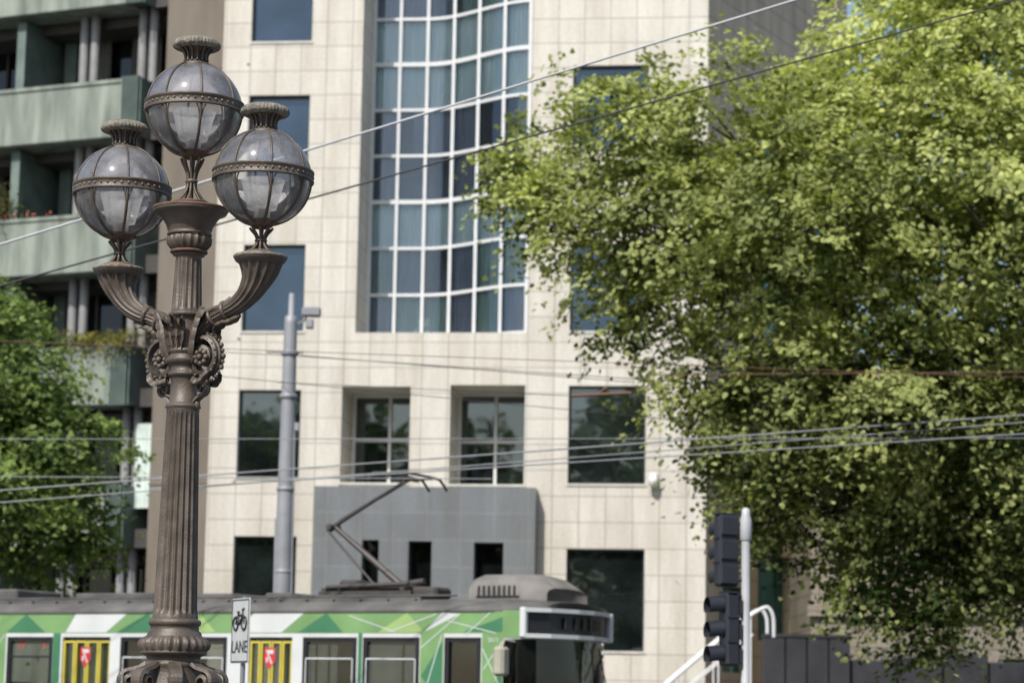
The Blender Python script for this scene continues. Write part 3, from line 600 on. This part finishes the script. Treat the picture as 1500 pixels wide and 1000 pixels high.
# ------------------------------------------------------------------ TRAM
T=empty('tram',(0.2,35,0),-28)
m_tw=pbr('tram_white',(0.58,0.60,0.59),0.32,0,0.08,2); m_tg=pbr('tram_green',(0.17,0.31,0.12),0.35,0,0.18,1.5); m_tg2=pbr('tram_dark_green',(0.05,0.18,0.09),0.35,0,0.12,2)
m_ty=pbr('tram_yellow',(0.56,0.47,0.07),0.4,0,0.12,3); m_tr=pbr('tram_roof_grey',(0.065,0.062,0.060),0.8,0,0.3,2,col2=(0.14,0.135,0.125)); m_tb=pbr('tram_black',(0.015,0.015,0.017),0.35)
m_tgl=glassmat('tram_glass',(0.02,0.022,0.022),0.05,(0.9,0.95,0.95),transp=0.75,tcol=(0.68,0.73,0.70))
body=MB(); Wd=2.65
wins=[(-13.0,-11.9),(-11.7,-10.4),(-9.33,-8.48),(-7.07,-6.34),(-6.22,-5.12),(-3.67,-2.79),(-2.61,-1.71)]
doors=[(-8.25,-7.31),(-4.68,-3.90)]
ops=[(a,b,1.62,2.63,0.06) for a,b in wins]+[(-1.22,-0.68,1.62,2.63,0.06)]+[(a,b,0.42,2.66,0.12) for a,b in doors]
wall(body,-16,-0.28,0.35,3.03,ops)
wf=[(a,b,1.62,2.63,0.06) for a,b in ((-15.5,-13.2),(-13,-10.4),(-10.2,-7.6),(-7.3,-4.7),(-4.4,-1.8))]
wall(body,-16,-0.28,0.36,3.03,wf,y=Wd-0.06); body.quad((-16,0,0.35),(-16,0,3.2),(-16,Wd,3.2),(-16,Wd,0.35)); body.quad((-16,0,0.36),(-16,Wd,0.36),(-0.28,Wd,0.36),(-0.28,0,0.36))
plan=[(-0.28,0.0),(0.0,0.06),(0.26,0.38),(0.42,0.9),(0.46,Wd/2),(0.42,Wd-0.9),(0.26,Wd-0.38),(0.0,Wd-0.06),(-0.28,Wd)]
def nose(mb,z0,z1,o0=0,o1=0,mi=0,rng_=None,sm=True):
    pl=plan if rng_ is None else plan[rng_[0]:rng_[1]]; vs=[];fs=[]
    for (x,y) in pl:
        cx=(x+0.5)/0.96; vs+=[(x+o0*cx,y,z0),(x+o1*cx,y,z1)]
    for i in range(len(pl)-1): fs.append((2*i,2*i+2,2*i+3,2*i+1))
    mb.add(vs,fs,mi,sm)
nose(body,0.35,1.35,0.05,0.0); nose(body,2.64,3.05,-0.04,-0.04)
body.obj('body_shell',m_tw,T)
ws=MB(); nose(ws,1.35,2.64,0.0,-0.04); ws.obj('windscreen',glassmat('windscreen_glass',(0.012,0.013,0.013),0.03,(0.9,0.95,0.95),transp=0.35,tcol=(0.5,0.5,0.5)),T)
it=MB(); it.box(-15.9,-0.4,0.3,2.3,0.4,1.15); it.quad((-15.9,0.1,2.95),(0,0.1,2.95),(0,2.5,2.95),(-15.9,2.5,2.95)); it.box(-1.55,-1.5,0.1,2.5,0.4,2.95)
it.bbox(-0.6,-0.1,0.5,2.1,1.0,1.5,0.05)
it.box(-15.9,-1.6,2.3,2.5,0.4,1.6)
for i in range(14):
    x=-14.5+i*0.95
    if x<-2: it.bbox(x,x+0.08,0.35,1.1,1.15,1.95,0.03,1); it.bbox(x,x+0.08,1.7,2.4,1.15,1.95,0.03,1)
for i in range(16):
    x=-14.2+i*0.8; it.tube([(x,0.9 if i%2 else 1.8,1.15),(x,0.9 if i%2 else 1.8,2.94)],0.018,6,2)
it.obj('interior',[pbr('tram_interior',(0.12,0.125,0.12),0.8,0,0.4,1),pbr('seat_green',(0.03,0.10,0.05),0.8),m_ty],T)
gl=MB(); 
for (a,b,c,e,dp) in ops+[]: gl.quad((a,dp-0.01,c),(b,dp-0.01,c),(b,dp-0.01,e),(a,dp-0.01,e))
for (a,b,c,e,dp) in wf: gl.quad((a,Wd-0.01,c),(b,Wd-0.01,c),(b,Wd-0.01,e),(a,Wd-0.01,e))
gl.obj('side_glass',m_tgl,T)
fr_=MB()
for (a,b,c,e,dp) in ops:
    frame(fr_,a,b,c,e,dp-0.012,t=0.035,dp=0.045)
    if (a,b) in doors: continue
    if a!=-1.22: fr_.box(a+.03,b-.03,0.0,0.04,2.33,2.36)
for (a,b,c,e,dp) in ops[:8]:
    for (p0,p1,q0,q1) in ((a-0.035,b+0.035,c-0.035,c),(a-0.035,b+0.035,e,e+0.03),(a-0.035,a,c,e),(b,b+0.035,c,e)): fr_.box(p0,p1,-0.006,0.01,q0,q1)
fr_.obj('window_gaskets',m_tb,T)
wr=MB()
for a,b in wins: 
    if a>-7.1:
        wr.tube([(a+0.03,-0.012,2.34),(b-0.03,-0.012,2.34)],0.014,6)
        for x in (a+0.03,b-0.03): wr.tube([(x,-0.012,2.34),(x,-0.012,1.7)],0.011,6)
wr.obj('window_rails',m_tw,T)
dr=MB()
for a,b in doors:
    w4=(b-a)/4
    for i in range(4):
        x0=a+i*w4+0.008; x1=a+(i+1)*w4-0.008
        frame(dr,x0,x1,0.45,2.60,0.085,t=0.03,dp=0.06)
        dr.box(x0+.03,x1-.03,0.03,0.08,0.9,1.02)
dr.obj('yellow_doors',m_ty,T)
def poly(mb,pts,y,mi): mb.add([(p[0],y,p[1]) for p in pts],[tuple(range(len(pts)))],mi)
lv=MB(); 
poly(lv,[(-16,2.72),(-0.28,2.72),(-0.28,3.03),(-16,3.03)],-0.003,0)
poly(lv,[(-16,0.45),(-13.1,0.45),(-13.1,2.72),(-16,2.72)],-0.003,1)
def filler(a,b,mi): poly(lv,[(a,0.5),(b,0.5),(b,2.72),(a,2.72)],-0.003,mi)
filler(-9.9,-9.40,0); filler(-8.44,-8.29,1); filler(-1.66,-1.27,0); filler(-0.63,-0.28,0); filler(-2.73,-2.66,1); 
poly(lv,[(-9.37,0.5),(-8.44,0.5),(-8.44,1.58),(-9.37,1.58)],-0.003,1); poly(lv,[(-3.85,0.5),(-1.66,0.5),(-1.66,1.58),(-2.9,1.58)],-0.003,1); poly(lv,[(-1.27,0.5),(-0.63,0.5),(-0.63,1.58),(-1.27,1.58)],-0.003,1)
y2=-0.006
for pts,mi in (([(-9.4,2.73),(-8.6,2.73),(-9.0,3.02)],1),([(-8.2,2.73),(-7.4,2.73),(-7.0,3.02),(-8.0,3.02)],2),([(-7.2,2.73),(-6.2,2.73),(-6.6,3.02)],1),([(-5.0,2.73),(-4.1,2.73),(-3.7,3.02),(-4.6,3.02)],2),([(-3.8,2.73),(-3.0,2.73),(-3.3,3.02)],1),
  ([(-2.4,2.73),(-1.6,2.73),(-1.9,3.02)],3),([(-1.64,2.1),(-1.29,1.7),(-1.29,2.6)],1),([(-1.6,2.74),(-1.0,3.0),(-1.3,3.02)],2),([(-0.95,2.74),(-0.3,2.74),(-0.3,2.95)],1),([(-0.6,1.4),(-0.3,1.0),(-0.3,2.3)],1),([(-6.0,2.73),(-5.3,2.73),(-5.6,3.02)],3)):
    poly(lv,pts,y2,mi)
def line(a,b,w_=0.014): 
    a=Vector(a);b=Vector(b);dd=(b-a).normalized();nn=Vector((-dd.y,dd.x))*w_/2; poly(lv,[a-nn,b-nn,b+nn,a+nn],-0.009,2)
for a,b in (((-1.62,1.7),(-1.3,2.7)),((-1.66,2.5),(-1.0,3.0)),((-1.2,2.9),(-0.4,2.72)),((-0.6,2.2),(-0.3,2.6)),((-0.62,2.5),(-0.3,1.9)),((-0.9,2.70),(-0.5,3.02)),((-9.9,2.1),(-9.42,2.7)),((-2.2,2.74),(-1.4,3.0)),((-2.9,2.98),(-2.1,2.74))): line(a,b)
lv.obj('livery_vinyl',[m_tg,m_tg2,m_tw,pbr('tram_lime',(0.30,0.44,0.16),0.35)],T)
ng=MB(); vs=[]
for (x,y) in plan[:2]: vs+=[(x,y-0.006,2.66),(x,y-0.006,3.05)]
ng.add(vs,[(0,2,3,1)],0); ng.obj('nose_green',m_tg,T)
rf=MB(); prof=[(-0.02,3.03),(-0.03,3.06),(0.05,3.12),(0.22,3.19),(0.55,3.24),(Wd/2,3.26),(Wd-0.55,3.24),(Wd-0.22,3.19),(Wd-0.05,3.12),(Wd+0.03,3.06),(Wd+0.02,3.03)]
xs=[-16,-0.5,-0.1,0.28]; sc_=[1,1,0.95,0.8]; vs=[];fs=[]
for x,s_ in zip(xs,sc_):
    for (y,z) in prof: vs.append((x,Wd/2+(y-Wd/2)*s_,3.03+(z-3.03)*(1 if s_==1 else s_*0.97)))
m_=len(prof)
for i in range(3):
    for j in range(m_-1): fs.append((i*m_+j,(i+1)*m_+j,(i+1)*m_+j+1,i*m_+j+1))
fs.append(tuple(3*m_+j for j in range(m_))); rf.add(vs,fs,0,True)
rf.box(-14,-1.9,0.38,0.45,3.21,3.27); rf.box(-14,-1.9,2.2,2.27,3.21,3.27)
for i in range(26): rf.box(-14+i*0.48,-13.95+i*0.48,0.30,0.38,3.18,3.24)
for a,b,h in ((-12.5,-10.9,0.14),(-10.4,-9.8,0.2),(-8.6,-7.0,0.12),(-6.6,-5.5,0.1),(-4.9,-4.4,0.1)): rf.bbox(a,b,0.7,1.9,3.22,3.27+h,0.03)
rf.tube([(-12,0.6,3.30),(-1.4,0.6,3.30)],0.018,6)
rf.obj('roof',m_tr,T)
ac=MB(); vs=[];fs=[];pr=[(0.62,3.20),(0.62,3.46),(0.70,3.56),(0.9,3.62),(1.325,3.64),(1.75,3.62),(1.95,3.56),(2.03,3.46),(2.03,3.20)]
xs=[-1.22,-1.17,-1.08,-0.35,-0.15,0.08]; hs=[0.75,0.93,1,1,0.88,0.5]
for x,h in zip(xs,hs):
    for (y,z) in pr: vs.append((x,1.325+(y-1.325)*(0.9+0.1*h),3.20+(z-3.20)*h))
m_=len(pr)
for i in range(len(xs)-1):
    for j in range(m_-1): fs.append((i*m_+j,(i+1)*m_+j,(i+1)*m_+j+1,i*m_+j+1))
fs.append(tuple(range(m_-1,-1,-1))); fs.append(tuple((len(xs)-1)*m_+j for j in range(m_))); ac.add(vs,fs,0,True)
for i in range(8): ac.box(-1.05+i*0.085,-1.02+i*0.085,0.60,0.62,3.30,3.44,1)
ac.box(-1.08,-0.36,0.605,0.617,3.27,3.295,1)
ac.obj('air_conditioning_pod',[pbr('aged_fibreglass',(0.17,0.16,0.145),0.7,0,0.25,3),m_tb],T)
ds=MB(); fx=[(0.0,0.02),(0.27,0.34),(0.44,0.9),(0.48,Wd/2),(0.44,Wd-0.9),(0.27,Wd-0.34)]
vs=[];fs=[]
for (x,y) in fx: vs+=[(x,y,2.70),(x,y,3.07)]
for i in range(5): fs.append((2*i,2*i+2,2*i+3,2*i+1))
ds.add(vs,fs,0)
def band(zz0,zz1,off,mi,lo=0.0):
    vs=[];fs=[]
    for (x,y) in fx: vs+=[(x+off,y-off*0.6,zz0),(x+off,y-off*0.6,zz1)]
    for i in range(5): fs.append((2*i,2*i+2,2*i+3,2*i+1))
    ds.add(vs,fs,mi)
    vs=[]
    for (x,y) in fx: vs+=[(x-0.03,y+0.02,zz0),(x+off,y-off*0.6,zz0),(x-0.03,y+0.02,zz1),(x+off,y-off*0.6,zz1)]
    fs=[]
    for i in range(5): fs+= [(4*i,4*i+4,4*i+5,4*i+1),(4*i+2,4*i+3,4*i+7,4*i+6)]
    ds.add(vs,fs,mi)
band(2.66,2.72,0.07,1); band(3.03,3.09,0.07,1)
for (x,y) in (fx[0],fx[-1]): ds.bbox(x-0.02,x+0.085,y-0.05,y+0.05,2.655,3.095,0.02,1)
# dim display characters
for i,(x0_,y0_) in enumerate(((0.36,0.62),(0.415,0.85),(0.44,1.05),(0.455,1.25),(0.46,1.45))):
    ds.box(x0_+0.035,x0_+0.045,y0_,y0_+0.11,2.80,2.97,2)
ds.obj('destination_display',[m_tb,m_tw,pbr('dim_display',(0.045,0.045,0.04),0.6)],T)
wp=MB(); wp.tube([(0.42,0.9,1.3),(0.52,1.1,1.9),(0.46,1.75,2.45)],0.014,6); wp.tube([(0.46,1.95,1.9),(0.47,1.6,2.55)],0.012,6); wp.obj('wipers',m_tb,T)
mi_=MB(); mi_.tube([(-0.1,0.0,2.60),(-0.15,-0.22,2.62),(-0.15,-0.3,2.5)],0.018,8); mi_.bbox(-0.24,-0.06,-0.42,-0.2,2.10,2.52,0.04); mi_.obj('side_mirror',pbr('mirror_cream',(0.36,0.34,0.27),0.5),T)
sh=MB()
for a,b in doors:
    cx=(a+b)/2-0.02; pts=[(cx-.1,2.5),(cx+.1,2.5),(cx+.1,2.3),(cx,2.18),(cx-.1,2.3)]; poly(sh,pts,0.018,0)
    poly(sh,[(cx-.07,2.47),(cx-.045,2.47),(cx+.06,2.26),(cx+.03,2.25)],0.014,1); poly(sh,[(cx-.03,2.47),(cx+.07,2.47),(cx+.07,2.41),(cx-.03,2.41)],0.014,1); poly(sh,[(cx-.06,2.36),(cx-.03,2.36),(cx-.03,2.28),(cx-.06,2.28)],0.014,1)
sh.obj('door_badges',[pbr('badge_red',(0.55,0.04,0.04),0.4),m_tw],T)
mred=pbr('red_led',(0.6,0.05,0.03),0.5)
text_mesh('route_number','19',0.16,mred,T,(-9.12,0.045,2.53),(pi/2,0,0)); text_mesh('route_number_b','5',0.16,mred,T,(-8.65,0.045,2.53),(pi/2,0,0))
text_mesh('fleet_number','2013',0.09,m_tw,T,(-0.45,-0.008,2.62),(pi/2,0,0))
bo=MB()
for cx in (-1.9,-3.7,-9.8,-11.6):
    bo.tube([(cx,0.3,0.34),(cx,0.42,0.34)],0.33,24); bo.tube([(cx,2.2,0.34),(cx,2.35,0.34)],0.33,24)
bo.box(-4.2,-1.4,0.25,2.4,0.28,0.5); bo.box(-12.1,-9.3,0.25,2.4,0.28,0.5); bo.obj('bogies',m_tb,T)
pg=MB(); yc=Wd/2
pg.box(-3.95,-2.3,yc-0.55,yc-0.48,3.33,3.39); pg.box(-3.95,-2.3,yc+0.48,yc+0.55,3.33,3.39); pg.box(-3.9,-3.82,yc-.55,yc+.55,3.395,3.44); pg.box(-2.5,-2.42,yc-.55,yc+.55,3.395,3.44)
for x in (-3.8,-2.5):
    for y in (yc-.5,yc+.5): pg.lathe([(0.05,3.22),(0.07,3.26),(0.045,3.29),(0.06,3.33)],(x,y),10)
pg.bbox(-3.3,-2.5,yc-0.35,yc+0.35,3.40,3.50,0.03)
pg.bbox(-3.75,-3.4,yc-0.3,yc+0.3,3.40,3.58,0.04); pg.tube([(-3.9,yc-.4,3.46),(-2.4,yc-.45,3.50)],0.035,8); pg.bbox(-2.45,-2.0,yc-0.3,yc+0.2,3.28,3.46,0.04)
pg.tube([(-2.75,yc,3.47),(-4.02,yc,4.42)],[0.06,0.04],8); pg.tube([(-3.15,yc-.12,3.45),(-4.10,yc-.12,4.38)],0.02,6)
pg.tube([(-3.5,yc+.2,3.45),(-2.5,yc+.2,3.57)],0.05,8)
pg.tube([(-4.05,yc-.16,4.42),(-4.05,yc+.16,4.42)],0.045,8)
pg.tube([(-4.12,yc,4.38),(-3.9,yc,4.52),(-2.72,yc-.0,5.14)],[0.045,0.04,0.022],8); pg.tube([(-4.0,yc+.05,4.50),(-2.72,yc+.12,5.14)],0.012,6)
pg.tube([(-2.72,yc-.3,5.14),(-2.72,yc+.3,5.14)],0.025,8)
for dx in (-0.16,0.16):
    pg.tube(smooth_path([(-2.72+dx,yc-0.95,5.04),(-2.72+dx,yc-0.8,5.14),(-2.72+dx,yc-0.58,5.20),(-2.72+dx,yc+0.58,5.20),(-2.72+dx,yc+0.8,5.14),(-2.72+dx,yc+0.95,5.04)],4),0.022,6)
for y in (-.5,.5): pg.tube([(-2.88,yc+y,5.18),(-2.56,yc+y,5.18)],0.014,6); pg.tube([(-2.72,yc+y*.6,5.14),(-2.72,yc+y,5.18)],0.014,6)
pg.obj('pantograph',pbr('pantograph_steel',(0.075,0.067,0.062),0.55,0.3,0.2,5),T)

# ------------------------------------------------------------------ steel pole
PL=empty('steel_pole',(-4.08,44,0)); k=MB()
k.lathe([(0.22,0.0),(0.22,0.12),(0.175,0.14),(0.165,3.5),(0.125,8.0),(0.118,8.6),(0.11,8.72),(0.055,8.75),(0.05,9.15),(0.0,9.17)],(0,0),28)
for z in (4.0,5.5,7.2,8.0): k.lathe([(0.15,z),(0.165,z+.01),(0.165,z+.07),(0.15,z+.08)],(0,0),28)
k.tube([(-0.42,0,8.06),(0.25,0,8.06)],0.022,8); k.tube([(0.05,0,8.55),(0.25,0,8.65),(0.30,-.05,8.75)],0.02,8); k.bbox(0.2,0.55,-0.12,0.06,8.72,8.9,0.03); k.bbox(0.28,0.42,-0.1,0.05,8.5,8.68,0.02)
k.tube([(-0.13,-0.06,3.6),(-0.14,-.06,5.0)],0.035,8); k.tube([(0.17,-0.05,3.6),(0.13,-.05,6.6)],0.02,8); k.bbox(0.13,0.22,-0.12,0,6.6,6.75,0.01)
k.obj('pole_shaft',pbr('galvanised_grey_paint',(0.27,0.28,0.30),0.5,0.1,0.12,3),PL)

# ------------------------------------------------------------------ traffic signal
TS=empty('traffic_signal',(2.745,28,0)); k=MB(); 
k.lathe([(0.10,0.0),(0.10,0.03),(0.052,0.05),(0.05,3.62)],(0,0),20); k.lathe([(0.055,3.60),(0.068,3.62),(0.068,3.84),(0.05,3.90),(0.048,3.96),(0.02,3.985),(0,3.985)],(0,0),20)
k.obj('signal_pole',pbr('light_grey_pole',(0.42,0.43,0.44),0.5,0,0.1,4),TS)
h=MB()
def sighead(cx,cy,z0,rot):
    mb=MB(); 
    mb.bbox(-0.13,0.13,-0.085,0.085,z0,z0+0.84,0.03)
    for i in range(3):
        zc=z0+0.14+0.28*i; vs=[];fs=[];N=14
        for j in range(N+1):
            a=-0.25*pi+1.5*pi*j/N
            vs+=[(0.105*math.cos(a),-0.09,zc+0.105*math.sin(a)),(0.105*math.cos(a),-0.28,zc-0.02+0.105*math.sin(a))]
        for j in range(N): fs+= [(2*j,2*j+2,2*j+3,2*j+1)]
        mb.add(vs,fs,0,True)
        mb.tube([(0,-0.088,zc),(0,-0.10,zc)],0.10,18)
        mb.bbox(-0.11,0.11,0.086,0.115,zc-0.11,zc+0.11,0.01); mb.box(-0.145,0.145,-0.07,0.07,zc+0.13,zc+0.15)
    c_,s_=math.cos(rot),math.sin(rot)
    mb.v=[(cx+x*c_-y*s_,cy+x*s_+y*c_,z) for x,y,z in mb.v]; o=len(h.v); h.v+=mb.v; h.f+=[tuple(i+o for i in f) for f in mb.f]; h.m+=mb.m; h.sm+=mb.sm
sighead(-0.22,0.05,3.07,math.radians(200)); sighead(-0.19,-0.03,2.16,math.radians(-72)); 
for z in (3.15,3.8,2.25,2.95): h.tube([(0,0,z),(-0.2,0,z)],0.025,8)
h.obj('signal_heads',pbr('signal_black',(0.022,0.024,0.032),0.42),TS)

# ------------------------------------------------------------------ bicycle lane sign
SG=empty('bike_lane_sign',(-2.57,23.5,0),-62); k=MB()
k.bbox(-0.225,0.225,-0.006,0.006,2.02,2.64,0.004); k.obj('sign_plate',pbr('sign_white',(0.50,0.51,0.50),0.4,0,0.08,6),SG)
bk=MB(); yb=-0.012
def ring(cx,cz,rr): bk.tube([(cx+rr*math.cos(2*pi*i/24),yb,cz+rr*math.sin(2*pi*i/24)) for i in range(25)],0.010,6,caps=False)
ring(-0.105,2.40,0.062); ring(0.105,2.40,0.062)
for a,b in (((-.105,2.40),(-.05,2.48)),((-.05,2.48),(.07,2.48)),((-.05,2.48),(0,2.40)),((0,2.40),(.07,2.48)),((-.105,2.40),(0,2.40)),((.105,2.40),(.06,2.53)),((.06,2.53),(.10,2.54)),((-.07,2.51),(-.02,2.51)),((-.05,2.48),(-.045,2.51))): bk.tube([(a[0],yb,a[1]),(b[0],yb,b[1])],0.009,6)
for (p0,p1,q0,q1) in ((-.215,.215,2.03,2.04),(-.215,.215,2.62,2.63),(-.215,-.205,2.04,2.62),(.205,.215,2.04,2.62)): bk.box(p0,p1,-0.010,-0.0065,q0,q1)
bk.obj('bicycle_symbol',m_tb,SG); text_mesh('sign_text','LANE',0.165,m_tb,SG,(0,-0.009,2.17),(pi/2,0,0))
k=MB(); k.tube([(0,0.035,0),(0,0.035,2.66)],0.025,10); k.box(-0.06,0.06,0.007,0.012,2.1,2.13); k.box(-0.06,0.06,0.007,0.012,2.5,2.53); k.obj('sign_post',pbr('galvanised_post',(0.32,0.33,0.34),0.4,0.6,0.1),SG)

# ------------------------------------------------------------------ lower right forecourt
ST=empty('entrance_stairs',(0,54,0)); k=MB(); rl=MB()
for i in range(12): k.box(3.3+i*0.24,6.0,-1.2,1.2,0.17*i,0.17*(i+1)-0.001 if i<11 else 2.04)
k.obj('steps',pbr('step_stone',(0.35,0.33,0.3),0.8,0,0.1,3),ST)
for y in (-1.1,0.2):
    rl.tube(smooth_path([(3.0,y,1.75),(3.55,y,2.3),(5.35,y,3.80),(5.75,y,3.85),(5.80,y,3.3)],4),0.040,8)
    for x,z in ((3.8,2.5),(4.6,3.15),(5.3,3.75)): rl.tube([(x,y,(x-3.3)/0.24*0.17),(x,y,z)],0.022,6)
    rl.tube([(3.2,y,1.55),(5.35,y,3.35)],0.025,6)
rl.obj('white_handrails',m_white,ST)
HB=empty('dark_hoarding',(0,53,0)); k=MB()
for i in range(4): k.bbox(5.6+i*0.47,6.05+i*0.47,-0.1,0.6,0,3.30,0.02)
k.box(5.6,7.48,-0.12,0.62,3.31,3.38); 
for i in range(9): k.bbox(7.52+i*1.0,8.48+i*1.0,0.0,0.5,0,2.85+0.08*(i%3),0.02)
k.obj('hoarding_panels',pbr('charcoal_panel',(0.03,0.03,0.035),0.6,0,0.3,2),HB)
he=empty('clipped_hedge'); hb=[(7.9+i*0.55,54.2,zz,0.42) for i in range(16) for zz in (0.6,1.2,1.8,2.4,2.8)]
C,N,Sz,V=sprays(hb,k=60,lpp=12,spread=0.18,ls=(0.07,0.12)); leaf_obj('hedge_leaves',C,N,Sz,V,leafmat('dark_hedge_leaves',(0.012,0.022,0.008),(0.06,0.09,0.03)),he)
BW=empty('beige_stone_house',(0,56,0)); k=MB(); wo=[(9.0+i*2.4,10.2+i*2.4,0.9,3.0,0.3) for i in range(5)]+[(9.0+i*2.4,10.2+i*2.4,5.4,7.6,0.3) for i in range(5)]
wall(k,7.0,22,0,9.5,wo); k.box(6.9,22,-0.15,-0.003,3.9,4.15); k.box(6.9,22,-0.25,-0.003,9.3,9.6); k.quad((7,0,0),(7,0,9.5),(7,7,9.5),(7,7,0)); k.obj('stone_walls',tiles('house_stone',(0.34,0.30,0.24),(0.29,0.255,0.205),(0.17,0.15,0.12),0.9,0.4,0.016,stain=0.35),BW)
k=MB()
for (a,b,c,e,dp) in wo: k.quad((a,.27,c),(b,.27,c),(b,.27,e),(a,.27,e))
k.obj('house_windows',m_gdark,BW)

# ------------------------------------------------------------------ overhead wires
def wire(mb,a,b,rad,sag=0.0,mi=0,ext=0.6):
    a=Vector(a);b=Vector(b);dv=b-a; a2=a-dv*ext; b2=b+dv*ext; pts=[]
    for i in range(25):
        t=i/24; p=a2.lerp(b2,t); p.z-=sag*4*t*(1-t)-sag; pts.append(p)
    mb.tube(pts,rad,6,mi=mi)
OW=empty('overhead_tram_wires'); k=MB()
wire(k,(-5.62,26,6.55),(3.08,26,9.47),0.014,0,3); wire(k,(-5.38,26,6.16),(5.55,26,9.52),0.011,0,1)
wire(k,(-7.6,36,4.73),(0.84,36,5.50),0.012,0.0,0); wire(k,(0.84,36,5.50),(7.7,36,6.13),0.014,0,0,0.3)
wire(k,(-4.24,36,4.87),(7.7,36,6.02),0.010,0,0); wire(k,(-1.5,34,4.9),(7.4,34,5.62),0.011,0,0,0.4); wire(k,(-7.5,36,5.5),(7.7,36,5.78),0.007,0,0)
wire(k,(-3.18,36,6.84),(1.86,36,6.52),0.006,0,1,0.0); wire(k,(-3.3,36,6.9),(7.7,36,6.70),0.006,0,2); wire(k,(3.0,36,6.66),(7.7,36,6.78),0.009,0,2,0.2)
wire(k,(-4.0,37,6.6),(3.0,37,6.05),0.006,0,1,.2); wire(k,(-6.5,36,4.95),(-2.6,36,5.0),0.008,0,0)
wire(k,(-4.1,44,8.0),(6.0,37,6.5),0.007,0,1,0); wire(k,(-4.1,44,8.0),(-9.5,40,7.6),0.007,0,1,0)
wire(k,(-4.3,44,7.5),(0.9,36,6.3),0.006,0,1,0)
k.tube([(0.9,36,6.30),(1.8,36,6.36)],0.025,8,mi=2); k.tube([(1.25,36,6.3),(1.45,36,6.45)],0.014,6,mi=2)
k.obj('wires',[pbr('grey_cable',(0.24,0.25,0.26),0.5,0.3,0.1),pbr('dark_cable',(0.03,0.03,0.03),0.6),pbr('aged_copper_wire',(0.15,0.08,0.055),0.6,0.3),pbr('pale_cable',(0.42,0.43,0.44),0.5,0.1,0.1)],OW)
print('leaves',n1,n2)
